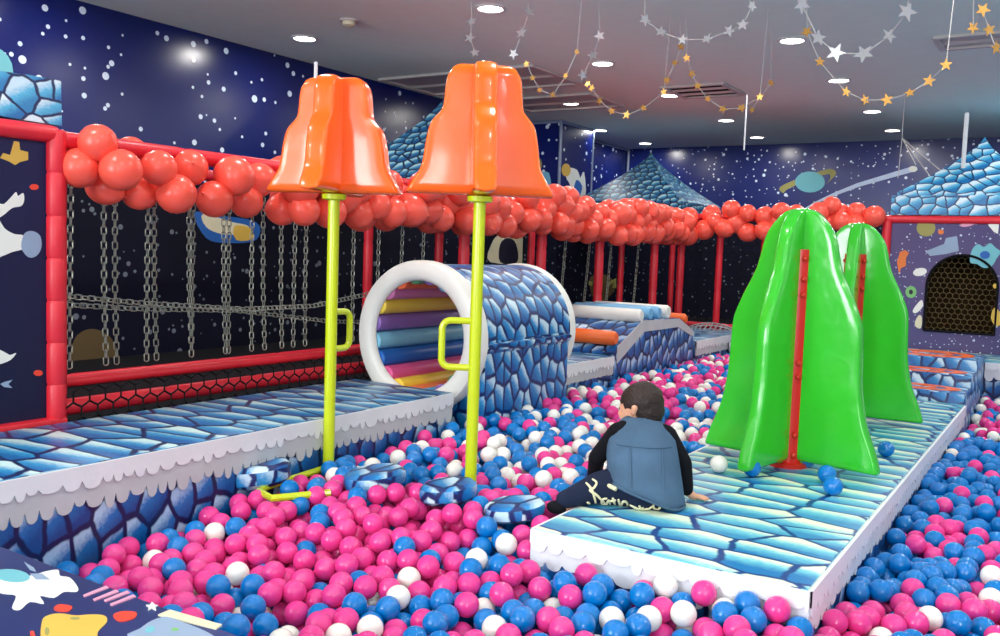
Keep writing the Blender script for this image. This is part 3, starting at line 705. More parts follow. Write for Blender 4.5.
# smudged print on the front edge
pl = platform('foam_platform', (FX+.07, .9, 0), (-2.71, 3.82, .62), 'bandstone', 'sidestone', 'long blue stone-print platform with white dripping edge along the left')
snow_edge('snow_edge', (-2.71, .9, 0), (-2.71, 3.82, 0), .616, .115, (1, 0, 0), pl, 'snowgrey', w=(.035, .07), drop=.05, seed=8)
snow_edge('snow_edge', (-2.71, 3.82, 0), (FX+.07, 3.82, 0), .616, .115, (0, 1, 0), pl, 'snowgrey', seed=9)

# steps with orange rings at the far right end
st = thing('foam_steps', 'blue foam steps with orange rings behind the green trees', 'soft steps', (-1, 7.3, 0))
def ring(cx, cy, z, rx, ry, parent):
    for nm, k0, k1, m, dz in (('orange_ring', .72, 1, 'orangefoam', .004), ('inner_ring', .38, .5, 'orangefoam', .004)):
        bm = B(); n = 36; V = []
        for i in range(n):
            a = 2*PI*i/n; V.append([bm.verts.new((cx+rx*k*math.cos(a), cy+ry*k*math.sin(a), z+d)) for k, d in ((k0, 0), (k1, 0), (k1, dz), (k0, dz))])
        for i in range(n):
            u, v = V[i], V[(i+1) % n]
            for k in range(4): bm.faces.new((u[k], u[(k+1) % 4], v[(k+1) % 4], v[k]))
        build(nm, bm, m, parent)
for (ya, yb, z, ry) in ((6.73, 7.12, .52, .15), (7.12, 7.5, .60, .15), (7.5, 8.1, .68, .25)):
    s_ = build('step', box(B(), (-1.47, ya, 0), (-.575, yb, z), .012, 2), ['lightstone' if False else 'tunnelstone'], st)
    ring(-.92, (ya+yb)/2, z, .30, ry, st)
ld_ = platform('foam_platform', (-1.5, 8.12, 0), (1.5, 8.84, .62), 'lightstone', 'sidestone', 'pale stone-print landing in front of the arched hole')
snow_edge('snow_edge', (-.57, 8.12, 0), (1.5, 8.12, 0), .616, .11, (0, -1, 0), ld_, 'snow', seed=12)

# crawl tunnel
TX, TZ, TR = -3.0, .885, .395
tn = thing('crawl_tunnel', 'blue stone-print crawl tunnel with white rings and rainbow rollers inside', 'play tunnel', (TX, 4.5, 0))
build('base_box', box(B(), (-3.40, 3.98, 0), (-2.612, 4.90, .85), .015, 2), 'tunnelstone', tn)
# cut the bore through the box is hidden by the ring: the box top carries the drum
bm = B(); uvl = bm.loops.layers.uv.new('UVMap'); n = 48; ny = 2
V = {}
for j, (rr, y) in enumerate(((TR-.06, 3.93), (TR, 3.93), (TR, 4.92), (TR-.06, 4.92))):
    for k in range(n): V[j, k] = bm.verts.new((TX+rr*math.cos(2*PI*k/n), y, TZ+rr*math.sin(2*PI*k/n)))
for j in range(4):
    for k in range(n):
        f = bm.faces.new((V[j, k], V[j, (k+1) % n], V[(j+1) % 4, (k+1) % n], V[(j+1) % 4, k]))
        us = [2*PI*k/n*TR, 2*PI*(k+1)/n*TR, 2*PI*(k+1)/n*TR, 2*PI*k/n*TR]
        for lp, u in zip(f.loops, us): lp[uvl].uv = (lp.vert.co.y, u)
build('drum', bm, 'tunnelstone', tn)
def whitering(y0, y1, ro, ri, nm):
    bm = B(); pr_ = []
    e = .03
    prof = [(ri, y0+e), (ri+e*.4, y0+e*.3), (ri+e, y0), (ro-e, y0), (ro-e*.3, y0+e*.3), (ro, y0+e), (ro, y1-.01), (ro-.01, y1), (TR-.03, y1), (TR-.03, y0+.04), (ri, y0+.04)]
    lathe(bm, prof+[prof[0]], (TX, 0, TZ), 'y', 56); bmesh.ops.remove_doubles(bm, verts=bm.verts, dist=1e-5)
    return build(nm, bm, 'whitevinyl', tn, ang=40)
whitering(3.865, 3.97, .415, .305, 'front_ring'); whitering(4.90, 4.97, .405, .30, 'back_ring')
nr = 20
for k in range(nr):
    a = 2*PI*(k+.5)/nr; rr = .338
    cx, cz = TX+rr*math.cos(a), TZ+rr*math.sin(a)
    bm = B(); lathe(bm, [(0, 3.91), (.044, 3.91), (.053, 3.918), (.053, 4.90), (.04, 4.915), (0, 4.915)], (cx, 0, cz), 'y', 14)
    # going round from the far (left) side down
    idx = (k-5) % 12
    build('roller', bm, 'rain%d' % idx, tn)
# cut box under the bore: make the base box hollow with a boolean-free notch by removing its material where the bore passes
tn_box = [c for c in tn.children if c.name.startswith('base_box')][0]
bm = bmesh.new(); 
arcp = [(TX-.34*math.cos(a), TZ-.34*math.sin(a)) for a in [PI*i/16 for i in range(17)]]
pts2 = [(-3.40, 0), (-2.612, 0), (-2.612, .85), (TX+.34, .85)]+[(x, z) for x, z in arcp[::-1] if z < .85]+[(TX-.34, .85), (-3.40, .85)]
slab(bm, [(x, 3.98, z) for x, z in pts2], (0, .92, 0))
me2 = bpy.data.meshes.new('base_box'); bmesh.ops.recalc_face_normals(bm, faces=bm.faces); bm.to_mesh(me2); bm.free(); me2.materials.append(MAT['tunnelstone']); boxuv(me2); tn_box.data = me2
build('ledge', box(B(), (-2.66, 3.975, .832), (-2.586, 4.90, .872), .01, 2), 'tunnelstone', tn)

# low front pad, roller ramp and far pad
lp_ = platform('foam_platform', (-3.40, 4.99, 0), (-2.70, 5.74, .66), 'bandstone', 'sidestone', 'small blue pad between the tunnel and the roller ramp')
snow_edge('snow_edge', (-2.70, 4.99, 0), (-2.70, 5.74, 0), .656, .12, (1, 0, 0), lp_, 'snowgrey', drop=.01, seed=14)
rp = thing('roller_ramp', 'blue stone-print ramp with white and light blue rollers on top', 'play ramp', (-3.05, 6.5, 0))
rampside = [(5.76, 0), (5.76, .68), (5.86, .74), (6.15, .85), (6.3, .89), (6.95, .87), (7.0, .86), (7.32, .74), (7.32, 0)]
bm = B(); slab(bm, [(-3.40, y, z) for y, z in rampside], (.70, 0, 0)); build('body', bm, 'sidestone', rp, smooth=False)
bm = B(); up = [(5.80, .60), (5.80, .72), (6.22, .885), (6.95, .868), (7.28, .75), (7.28, .70), (6.93, .80), (6.25, .80)]
slab(bm, [(-2.70, y, z) for y, z in up], (.006, 0, 0)); build('snow_edge', bm, 'snowgrey', rp, smooth=False)
for y, z, r, m in ((6.25, .915, .052, 'whitevinyl'), (6.42, .925, .052, 'bluefoam'), (6.59, .925, .052, 'bluefoam'), (6.78, .925, .055, 'whitevinyl')):
    bm = B(); lathe(bm, [(0, -3.38), (r*.8, -3.38), (r, -3.36), (r, -2.74), (r*.8, -2.72), (0, -2.72)], (0, y, z), 'x', 18); build('roller', bm, m, rp)
bm = B(); lathe(bm, [(0, -3.38), (.04, -3.38), (.052, -3.36), (.052, -2.74), (.04, -2.72), (0, -2.72)], (0, 5.82, .775), 'x', 18); build('roller', bm, 'orangefoam', rp)
bm = B(); lathe(bm, [(0, -3.3), (.03, -3.3), (.045, -3.28), (.045, -2.72), (.03, -2.70), (0, -2.70)], (0, 7.12, .855), 'x', 18); build('roller', bm, 'orangefoam', rp)
fp_ = platform('foam_platform', (-3.40, 7.36, 0), (-2.70, 8.75, .66), 'bandstone', 'sidestone', 'far blue pad behind the roller ramp')
snow_edge('snow_edge', (-2.70, 7.36, 0), (-2.70, 8.75, 0), .656, .12, (1, 0, 0), fp_, 'snowgrey', drop=.02, seed=15)
fe = platform('foam_platform', (-2.68, 8.2, 0), (-1.52, 8.83, .60), 'bandstone', 'sidestone', 'low blue pad across the far end of the pit')
snow_edge('snow_edge', (-2.68, 8.2, 0), (-1.52, 8.2, 0), .596, .08, (0, -1, 0), fe, 'snowgrey', drop=.02, seed=16)

# navy printed mat, bottom left corner
mt = thing('printed_mat', 'navy space-print mat at the bottom left corner', 'mat', (-2.2, .9, 0))
build('body', box(B(), (-2.69, .2, 0), (-.95, 1.345, .5), .012, 3), 'matprint', mt)
_sh = lambda q: [(x, y+4) for x, y in q]
pprint(mt, .5, 'z', (0, 0, .0015), [(a_, _sh(b_), c_) for a_, b_, c_ in [
 ('p_white', cat([(-4, 568), (12, 566), (30, 572), (44, 568), (58, 566), (60, 572), (70, 574), (78, 584), (76, 588), (64, 588), (54, 594), (40, 592), (44, 600), (30, 598), (20, 606), (12, 604), (16, 592), (4, 590), (-4, 586)], 3), 'rocket_print'),
 ('p_teal', ell(12, 572, 18, 6.5, rot=.1), 'rocket_window_print'), ('p_grey', [(24, 558), (34, 564), (36, 568), (30, 566)], 'antenna_print'), ('p_grey', [(30, 570), (42, 570), (50, 576), (36, 576)], 'wing_print'),
 ('p_yellow', cat([(42, 618), (48, 612), (60, 610), (76, 612), (90, 611), (104, 612), (107, 618), (98, 628), (94, 640), (60, 652), (42, 640)], 4), 'planet_print'),
 ('p_olive', ell(75, 615, 5, 1.6), 'crater_print'), ('p_olive', ell(47, 628, 2.4, 4), 'crater_print'),
 ('p_red', cat([(54, 604), (60, 601), (72, 603), (68, 608), (56, 607)], 3), 'dash_print'), ('p_red', cat([(113, 612), (122, 608), (136, 609), (134, 615), (120, 618)], 3), 'dash_print'), ('p_red', [(30, 628), (34, 628), (36, 636), (31, 636)], 'dash_print')]
 + [('p_pink', [(x, y), (x+2, y+1.5), (x+26, y-7.5), (x+23, y-9.5)], 'stripe_print') for x, y in ((83, 592), (93, 596), (104, 597), (110, 601))]
 + [('p_white', [(146, 602), (150, 602), (152, 599), (155, 602), (158, 602), (155, 604), (156, 607), (152, 605), (148, 607), (149, 604)], 'star_print'),
 ('p_grey', cat([(128, 634), (140, 626), (152, 618), (168, 614), (184, 620), (204, 628), (214, 636), (180, 640)], 3), 'shuttle_print'),
 ('p_cream', [(158, 612), (170, 607), (222, 622), (216, 626)], 'shuttle_wing_print'), ('p_teal', ell(150, 627, 5, 3, rot=-.3), 'shuttle_window_print'), ('p_green', ell(175, 627, 4, 1.5), 'shuttle_badge_print')]])

# ------------------------------------------------------------ trees on poles
def fin(parent, name, c, ang, prof, t, zr, mat, r0=.0, puff=.12):
    """one puffy vinyl fin: half outline prof (z, reach) swept outward from the axis"""
    d = Vector((math.cos(ang), math.sin(ang), 0)); s = Vector((-d.y, d.x, 0)); c = Vector(c)
    bm = B(); z0, z1 = zr; N = 34; rings = []
    zs = [z0+(z1-z0)*i/N for i in range(N+1)]
    zs = [z0, z0+.006, z0+.016]+[z for z in zs if z0+.03 < z < z1-.03]+[z1-.016, z1-.006, z1]
    for z in zs:
        e = min(z-z0, z1-z); k = 1 if e > .022 else math.sqrt(max(.0, 1-((.022-e)/.022)**2))*.45+.55
        if e < 1e-6: k = .5
        w = lerpprof(prof, z)-(1-k)*.02; th = t/2*k; cr = min(.014, th*.6); ring = []
        m = 9
        for j in range(m):          # side +s
            u = j/(m-1); x = r0+(w-r0-cr)*u; ring.append((x, th*(1+puff*math.sin(PI*u)*.35)))
        for j in range(1, 4): a = PI/2-PI/2*j/4; ring.append((w-cr+cr*math.cos(a), th-cr+cr*math.sin(a)))
        for j in range(0, 4): ring.append((w+.0015*math.sin(PI*(j+.5)/4), (th-cr)*(1-2*j/3)))
        for j in range(1, 4): a = -PI/2*j/4; ring.append((w-cr+cr*math.cos(a), -th+cr+cr*math.sin(a)))
        for j in range(m):
            u = 1-j/(m-1); x = r0+(w-r0-cr)*u; ring.append((x, -th*(1+puff*math.sin(PI*u)*.35)))
        rings.append([bm.verts.new(c+d*x+s*y+Vector((0, 0, z))) for x, y in ring])
    n = len(rings[0])
    for a, b in zip(rings, rings[1:]):
        for k in range(n): bm.faces.new((a[k], a[(k+1) % n], b[(k+1) % n], b[k]))
    bm.faces.new(rings[0]); bm.faces.new(rings[-1][::-1])
    # piping seam along the outer edge
    return build(name, bm, mat, parent, ang=50)
VR = math.atan2(A[0][1], A[0][0])       # heading of "to the right" as seen from the camera
OR_PROF = [(1.585, .298), (1.63, .272), (1.70, .235), (1.80, .220), (1.86, .205), (1.925, .158), (2.03, .147), (2.07, .132), (2.095, .105)]
def orange_tree(px, y, rot, label, handle, hz0, hz1, hl, basehoop, zt=2.095):
    p = Vector((px, y, .35)); t = thing('orange_tree', label, 'play tree', (px, y, .1))
    build('pole', tube(B(), [(px, y, .1), (px, y, 1.62)], .0245, 16), 'lime', t)
    for k in range(4):
        fin(t, 'fin', (px, y, 0), rot+k*PI/2, [(1.585+(z-1.585)*(zt-1.585)/.51, w) for z, w in OR_PROF], .088, (1.585, zt), 'orange')
    build('collar', lathe(B(), [(.03, 1.555), (.05, 1.56), (.052, 1.58), (.03, 1.585)], (px, y, 0)), 'lime', t)
    d = Vector((math.cos(handle), math.sin(handle), 0)); c = Vector((px, y, 0)); r = .035; pts = []
    pts.append(c+Vector((0, 0, hz1)))
    for a in range(0, 7): pts.append(c+d*(hl-r+r*math.sin(a*PI/12))+Vector((0, 0, hz1-r+r*math.cos(a*PI/12))))
    for a in range(0, 7): pts.append(c+d*(hl-r+r*math.cos(a*PI/12))+Vector((0, 0, hz0+r-r*math.sin(a*PI/12))))
    pts.append(c+Vector((0, 0, hz0)))
    build('handle', tube(B(), pts, .014, 10), 'lime', t)
    if basehoop:
        q = [(px, y), onz(268, 485, .41).xy, onz(259, 490, .41).xy, onz(272, 497, .41).xy, onz(330, 494, .40).xy]
        q = [Vector((a[0], a[1], .405)) for a in q]
        build('foot_hoop', tube(B(), q, .014, 8), 'lime', t)
    else: build('foot_plate', lathe(B(), [(0, .1), (.12, .1), (.12, .115), (.03, .12), (.03, .16)], (px, y, 0)), 'lime', t)
    return t
orange_tree(-2.68, 2.87, VR+math.radians(10.7-21), 'glossy orange foam tree with bright window reflections on left yellow-green pole', VR+.95, .92, 1.08, .11, True, 2.065)
orange_tree(-2.035, 3.02, VR+math.radians(5.5), 'matt orange foam tree on the right yellow-green pole with big handle', VR+PI, .89, 1.08, .135, False)
GR_PROF = [(.475, .415), (.56, .388), (.70, .335), (.86, .308), (1.08, .298), (1.18, .265), (1.34, .190), (1.48, .155), (1.55, .110), (1.585, .07), (1.60, .04)]
def green_tree(px, y, rot, z0, label):
    t = thing('green_tree', label, 'play tree', (px, y, z0))
    build('pole', tube(B(), [(px, y, z0+.01), (px, y, 1.42)], .068, 20), 'redpole', t)
    build('base_plate', lathe(B(), [(0, z0), (.090, z0), (.092, z0+.018), (.08, z0+.024), (0, z0+.024)], (px, y, 0)), 'redpole', t)
    for k in range(4):
        fin(t, 'fin', (px, y, 0), rot+k*PI/2, GR_PROF, .062, (.475+random.uniform(0, .01), 1.60), 'green', r0=.0)
    for k in range(4):
        a = rot+PI/4+k*PI/2
        for z in (.51, .60, .86, .92, 1.22, 1.29, 1.38):
            c = Vector((px+math.cos(a)*.073, y+math.sin(a)*.073, z)); bm = B(); sphere(bm, c, .013, 12, 8)
            build('knob', bm, 'redpole', t)
    for k in range(4):          # green feet seen between pole and plate
        a = rot+k*PI/2; c = Vector((px, y, 0)); d = Vector((math.cos(a), math.sin(a), 0))
        bm = B(); tube(bm, [c+d*.072+Vector((0, 0, z0+.02)), c+d*.072+Vector((0, 0, .48))], .012, 8); build('foot_strap', bm, 'green', t)
green_tree(-1.045, 4.10, VR-math.radians(17.8+26), .45, 'nearer bright green foam tree with red pole on the child platform')
green_tree(-1.09, 5.55, VR-math.radians(21+9), .45, 'farther green foam tree behind the nearer one')

# stepping mats floating in the balls
def step_mat(cx, cy, z, rx, ry, h, rot, label):
    bm = B(); prof = [(0, -h/2), (.82, -h/2), (.97, -h*.3), (1, 0), (.97, h*.3), (.82, h/2), (0, h/2)]
    lathe(bm, prof, n=28)
    for v in bm.verts:
        x, y = v.co.x*rx, v.co.y*ry; v.co = Vector((cx+x*math.cos(rot)-y*math.sin(rot), cy+x*math.sin(rot)+y*math.cos(rot), z+v.co.z+.12*x))
    tag(build('stepping_mat', bm, 'tunnelstone'), label, 'stepping mat')
STEPM = []
for px0, py0, px1, z, h, ra, lb in ((222, 473, 292, .44, .085, .9, 'round blue stone-print mat beside the left platform'), (343, 478, 406, .44, .07, 1.0, 'blue stone-print mat right of the left yellow pole'),
        (419, 491, 477, .445, .07, .9, 'blue stone-print mat left of the right yellow pole'), (484, 509, 545, .43, .06, .9, 'pale blue stone-print mat just right of the right yellow pole')):
    a = onz(px0, py0, z); b = onz(px1, py0, z); c = (a+b)/2; r = (b-a).length/2
    step_mat(c.x, c.y, z, r, r*ra, h, VR, lb); STEPM.append((c.x, c.y, z, r, h))

# ------------------------------------------------------------ the child
CB = Vector((-1.30, 3.06, .45)); RV = Vector((math.cos(YAW), math.sin(YAW), 0)); FV = Vector((-math.sin(YAW), math.cos(YAW), 0))
def W(a, b, c): return CB+RV*a+FV*b+Vector((0, 0, c))
child = thing('person', 'small child in denim vest and dark jeans seen from behind on the platform', 'person', CB)
def blob(chains, vox, smooth_it=6):
    bm = B()
    for ch in chains:
        for (p, r), (q, s) in zip(ch, ch[1:]):
            p, q = W(*p), W(*q); n = max(2, int((q-p).length/(min(r, s)*.35)))
            for i in range(n+1):
                t = i/n; bmesh.ops.create_icosphere(bm, subdivisions=2, radius=r+(s-r)*t, matrix=Matrix.Translation(p.lerp(q, t)))
    me = bpy.data.meshes.new('tmp'); bm.to_mesh(me); bm.free(); o = bpy.data.objects.new('tmp', me); COL.objects.link(o)
    m = o.modifiers.new('r', 'REMESH'); m.mode = 'VOXEL'; m.voxel_size = vox
    s = o.modifiers.new('s', 'SMOOTH'); s.iterations = smooth_it; s.factor = .6
    dg = bpy.context.evaluated_depsgraph_get(); me2 = bpy.data.meshes.new_from_object(o.evaluated_get(dg)); bpy.data.objects.remove(o)
    b2 = bmesh.new(); b2.from_mesh(me2); return b2
HC = (-.003, .112, .343)
F_ = Vector((-.80, .55, -.20)).normalized(); S_ = Vector((0, 0, 1)).cross(F_).normalized(); U_ = F_.cross(S_).normalized()
def H(f, s, u): v = Vector(HC)+F_*f+S_*s+U_*u; return tuple(v)
fing = []
for i, (ang, L) in enumerate(((.95, .030), (.45, .040), (.12, .043), (-.2, .040), (-.55, .032))):
    b0 = (.215+.012*math.cos(ang), .088+.016*math.sin(ang), .016)
    fing.append([(b0, .0078), ((b0[0]+L*.55*math.cos(ang), b0[1]+L*.55*math.sin(ang), .014), .0068), ((b0[0]+L*math.cos(ang), b0[1]+L*math.sin(ang), .008), .0055)])
body = blob([
  [(H(0, 0, .012), .070), (H(-.012, 0, .02), .070)], [(H(.015, 0, .0), .066), (H(.03, 0, -.03), .05)], [(H(.035, 0, -.045), .038), (H(.048, 0, -.045), .03)],
  [(H(.05, .025, -.02), .028), (H(.05, -.025, -.02), .028)],           # cheeks
  [(H(.076, 0, .0), .008), (H(.086, 0, -.016), .010)],                   # nose
  [(H(-.005, .066, -.012), .010), (H(-.016, .072, .008), .013)], [(H(-.005, -.066, -.012), .010), (H(-.016, -.072, .008), .013)],    # ears
  [((.0, .095, .31), .034), ((.005, .075, .26), .036)],                # neck
  [((.005, .07, .25), .07), ((.0, .03, .15), .082), ((-.005, .0, .075), .085)],
  [((-.005, .07, .262), .05), ((-.085, .065, .255), .036), ((-.156, .10, .145), .026), ((-.152, .215, .055), .018)], [((-.152, .215, .055), .018), ((-.145, .26, .03), .017)],
  [((.0, .07, .262), .05), ((.092, .06, .25), .036), ((.158, .055, .15), .026), ((.18, .075, .045), .019)], [((.18, .075, .04), .018), ((.205, .088, .02), .017), ((.215, .088, .016), .015)],
  [((-.05, 0, .07), .07), ((-.17, -.01, .055), .048), ((-.24, -.035, .03), .032), ((-.285, -.05, .006), .026)],
  [((.05, 0, .07), .07), ((.10, .11, .055), .05), ((.04, .03, .04), .035)],
  *fing], .0042, 5)
build('body', body, 'skin', child, ang=180)
# face
for s in (.024, -.024):
    bm = B(); sphere(bm, W(*H(.069, s, .006)), .007, 10, 8); build('eye', bm, 'eye', child)
bm = B(); tube(bm, [W(*H(.074, s, -.034-.002*abs(s)*60)) for s in (-.015, -.007, 0, .007, .015)], .0035, 6); build('mouth', bm, 'lip', child)
# hair: cap over the skull
bm = blob([[(H(-.006, 0, .020), .0785), (H(-.020, 0, .024), .079)], [(H(-.03, 0, -.015), .066), (H(-.028, 0, -.01), .07)]], .005, 4)
kill = []
for v in bm.verts:
    l = v.co-W(*HC); a, b, c = l.dot(RV), l.dot(FV), l.z; q = Vector((a, b, c)); f, s, u = q.dot(F_), q.dot(S_), q.dot(U_)
    n1 = math.sin(f*90)*.004
    if u < (.030+n1 if f > .035 else (.002 if f > -.012 else (-.030 if f > -.03 else -.062)))+n1 and not (f < -.03 and u > -.06): kill.append(v)
bmesh.ops.delete(bm, geom=kill, context='VERTS')
for v in bm.verts:
    l = v.co-W(*HC); v.co += l.normalized()*.0012*math.sin(l.z*260+l.x*310)*math.sin(l.y*240)
hair = build('hair', bm, 'hair', child, ang=180)
sm = hair.modifiers.new('t', 'SOLIDIFY'); sm.thickness = .008
# sleeves, jeans
bm = blob([[((-.02, .068, .262), .055), ((-.085, .065, .252), .044), ((-.158, .10, .148), .034), ((-.153, .21, .06), .030)], [((.0, .068, .262), .055), ((.092, .06, .25), .043), ((.160, .055, .15), .034), ((.180, .071, .058), .028), ((.182, .074, .045), .026)]], .006, 5)
build('sleeves', bm, 'blackcloth', child, ang=180)
jean = blob([[((-.005, .01, .085), .100), ((-.005, .005, .075), .098)], [((-.05, 0, .072), .085), ((-.16, -.01, .062), .060), ((-.225, -.03, .042), .045), ((-.285, -.05, .022), .036)],
  [((.05, 0, .075), .085), ((.10, .10, .065), .062)], [((.10, .10, .06), .055), ((.06, -.02, .045), .045), ((.09, -.04, .035), .034)], [((-.02, -.06, .04), .04), ((.07, -.055, .035), .034)]], .006, 6)
for v in jean.verts:
    if v.co.z < .453 and (v.co-CB).dot(RV) > -.24: v.co.z = .453
jean.faces.ensure_lookup_table()
jt = BVHTree.FromBMesh(jean)
jo = build('jeans', jean, 'darkdenim', child, ang=180)
sh = W(-.315, -.055, -.005); bm = B(); sphere(bm, sh, .03, 14, 10, (1.3, 1, .8)); build('shoe', bm, 'blackcloth', child)
# white script printed across the seat of the jeans, letters as raised brush strokes following the cloth
def stroke(px_pts, w=.0045):
    pts = []
    for px, py in px_pts:
        d = Vector(ray(px, py)).normalized(); h = jt.ray_cast(Vector(C0), d)
        if h[0] is not None: pts.append(h[0]-d*.002)
    return pts
def smoothpts(p, n=4):
    out = []
    for i in range(len(p)-1):
        a, b, c, d = p[max(i-1, 0)], p[i], p[i+1], p[min(i+2, len(p)-1)]
        for j in range(n):
            t = j/n; out.append((.5*(2*b[0]+(c[0]-a[0])*t+(2*a[0]-5*b[0]+4*c[0]-d[0])*t*t+(-a[0]+3*b[0]-3*c[0]+d[0])*t**3), .5*(2*b[1]+(c[1]-a[1])*t+(2*a[1]-5*b[1]+4*c[1]-d[1])*t*t+(-a[1]+3*b[1]-3*c[1]+d[1])*t**3)))
    return out+[p[-1]]
Z = lambda L: [(540+x/4.24, 370+y/4.24) for x, y in L]
SCR = [Z([(195, 478), (215, 500), (228, 530), (238, 570)]), Z([(222, 462), (240, 478), (228, 500), (212, 510), (240, 530), (262, 552), (280, 568)]), Z([(285, 545), (268, 548), (262, 566), (280, 572), (292, 552), (298, 574)]),
 Z([(308, 542), (318, 570), (330, 582)]), Z([(298, 556), (322, 552)]), Z([(332, 548), (342, 582)]), Z([(345, 580), (352, 558), (368, 562), (372, 584)]), Z([(382, 572), (398, 580), (418, 588), (440, 584)]),
 Z([(420, 576), (436, 592), (458, 590), (476, 578)]), Z([(480, 572), (486, 590), (505, 588), (512, 570)]), Z([(200, 560), (225, 574), (250, 580), (300, 586), (360, 596)])]
bm = B()
for s_ in SCR:
    pts = stroke(smoothpts(s_))
    if len(pts) > 2: tube(bm, pts, [.0035+.0015*math.sin(PI*i/(len(pts)-1)) for i in range(len(pts))], 6)
build('script_lettering', bm, 'cream', jo)['label'] = 'white brush script across the seat'
bpy.data.objects['script_lettering'].location = (0, 0, 0)
# cream shirt hem at the left waist, denim vest as a shell
rings = []
bm = B(); n = 40
VST = [(.035, .012, .0, .150, .128, .36), (.065, .012, .006, .147, .126, .32), (.11, .008, .018, .140, .120, .20), (.16, .004, .033, .135, .110, .09), (.205, .003, .046, .131, .102, .03), (.240, .003, .058, .126, .092, 0),
       (.268, .003, .068, .112, .080, 0), (.290, .003, .078, .088, .068, 0), (.305, .002, .084, .070, .060, 0), (.318, .002, .088, .058, .054, 0), (.316, .002, .088, .050, .046, 0), (.290, .003, .08, .046, .044, 0)]
for c, ca, cb, ra, rb, tilt in VST:
    rg = []
    for k in range(n):
        a = 2*PI*k/n; aa = ca+ra*math.cos(a); bb = cb+rb*math.sin(a)
        fold = .004*math.sin(a*5+c*20)*(1 if c < .2 else .3)
        rg.append(bm.verts.new(W(aa+fold*math.cos(a), bb+fold*math.sin(a), c-tilt*(aa-ca)+.02*tilt)))
    rings.append(rg)
for r_, s_ in zip(rings, rings[1:]):
    for k in range(n): bm.faces.new((r_[k], r_[(k+1) % n], s_[(k+1) % n], s_[k]))
for v in bm.verts:
    if v.co.z < .456: v.co.z = .456
vest = build('vest', bm, 'denim', child, ang=180)
sm = vest.modifiers.new('t', 'SOLIDIFY'); sm.thickness = .006
def seam(pts, nm, r, mat='darkdenim'):
    bm = B(); tube(bm, [W(*p) for p in pts], r, 6); build(nm, bm, mat, vest).location = (0, 0, 0)
ring0 = [(.012+.150*math.cos(a), 0+.128*math.sin(a), .035-.36*.150*math.cos(a)+.012) for a in [2*PI*k/24 for k in range(24)]]
bm = B(); tube(bm, [W(x, y, max(.01, z)) for x, y, z in ring0], .004, 6, cyc=True); build('hem', bm, 'denim', vest).location = (0, 0, 0)
bm = B(); tube(bm, [W(-.150, .0, .092), W(-.142, -.04, .088), W(-.125, -.072, .084), W(-.105, -.088, .078)], .008, 8); build('shirt_hem', bm, 'cream', child)

def vpt(a, cz):     # a point on the back of the vest at sideways offset a and height cz
    for (c0, ca0, cb0, ra0, rb0, t0), (c1, ca1, cb1, ra1, rb1, t1) in zip(VST, VST[1:]):
        if c0 <= cz <= c1:
            f = (cz-c0)/(c1-c0); ra = ra0+(ra1-ra0)*f; rb = rb0+(rb1-rb0)*f; cb = cb0+(cb1-cb0)*f; ca = ca0+(ca1-ca0)*f; t = t0+(t1-t0)*f
            x = max(-1, min(1, (a-ca)/ra)); return W(a, cb-rb*math.sqrt(1-x*x)-.003, cz-t*(a-ca))
for nm, pts in (('yoke_seam', [(x/100, .225) for x in range(-10, 11, 2)]), ('back_seam', [(-.055, .22-i*.015) for i in range(11)]), ('back_seam', [(.062, .22-i*.015) for i in range(11)])):
    bm = B(); tube(bm, [vpt(*p) for p in pts], .0028, 6); build(nm, bm, 'denim', vest).location = (0, 0, 0)

# ------------------------------------------------------------ the ball pit
R = .038
def sstep(a, b, x): t = np.clip((x-a)/(b-a), 0, 1); return t*t*(3-2*t)
def zsurf(x, y):
    z = .345+.105*sstep(1.9, 2.75, y)+.05*sstep(3.0, 4.6, y)*sstep(-1.5, -2.5, x)+.02*sstep(4, 6, y)
    z = z-.03*sstep(-2.2, -1.4, x)*sstep(3, 2.4, y)
    right = .335+.03*np.sin(x*3+y*2)*.5
    z = np.where(x > -.575, np.where(y > 2.57, right, .345), z)
    return z
BXS = [(-1.47, -.575, 2.57, 6.72), (-1.47, -.575, 6.72, 8.2), (-2.7, 1.0, 8.12, 9)]
X0, X1, Y0, Y1, ZB = -2.70, .75, 1.34, 8.10, .0
boxes = [(-1.47, -.575, 2.57, 9.0)]
area_n = 400000
sx = rng.uniform(X0, X1, area_n); sy = rng.uniform(Y0, Y1, area_n); sz = rng.uniform(.10, .60, area_n)
ok = (sz < zsurf(sx, sy)-.0) & ~((sx > -1.47) & (sx < -.575) & (sy > 2.57))
# keep only a useful depth below the surface: four layers
dep = zsurf(sx, sy)-sz; ok &= dep < .20
vol = ok.mean()*(X1-X0)*(Y1-Y0)*.5
N = int(vol*.63/(4/3*PI*R**3))
P = np.stack([sx[ok], sy[ok], sz[ok]], 1)[:N].copy(); P[:, 2] -= R*.5
N = len(P)
def pairs(P, cut):
    g = np.floor(P/cut).astype(np.int64)+10; key = (g[:, 0]*1000+g[:, 1])*1000+g[:, 2]
    o = np.argsort(key, kind='stable'); sk = key[o]; I, J = [], []
    for dx in (-1, 0, 1):
        for dy in (-1, 0, 1):
            for dz in (-1, 0, 1):
                k2 = key+(dx*1000+dy)*1000+dz
                lo = np.searchsorted(sk, k2, 'left'); hi = np.searchsorted(sk, k2, 'right')
                for m in range(int((hi-lo).max())):
                    s = lo+m < hi; i = np.nonzero(s)[0]; j = o[lo[s]+m]; q = i < j; I.append(i[q]); J.append(j[q])
    I = np.concatenate(I); J = np.concatenate(J); d = np.linalg.norm(P[I]-P[J], axis=1); q = d < cut; return I[q], J[q]
D = 2*R*.985
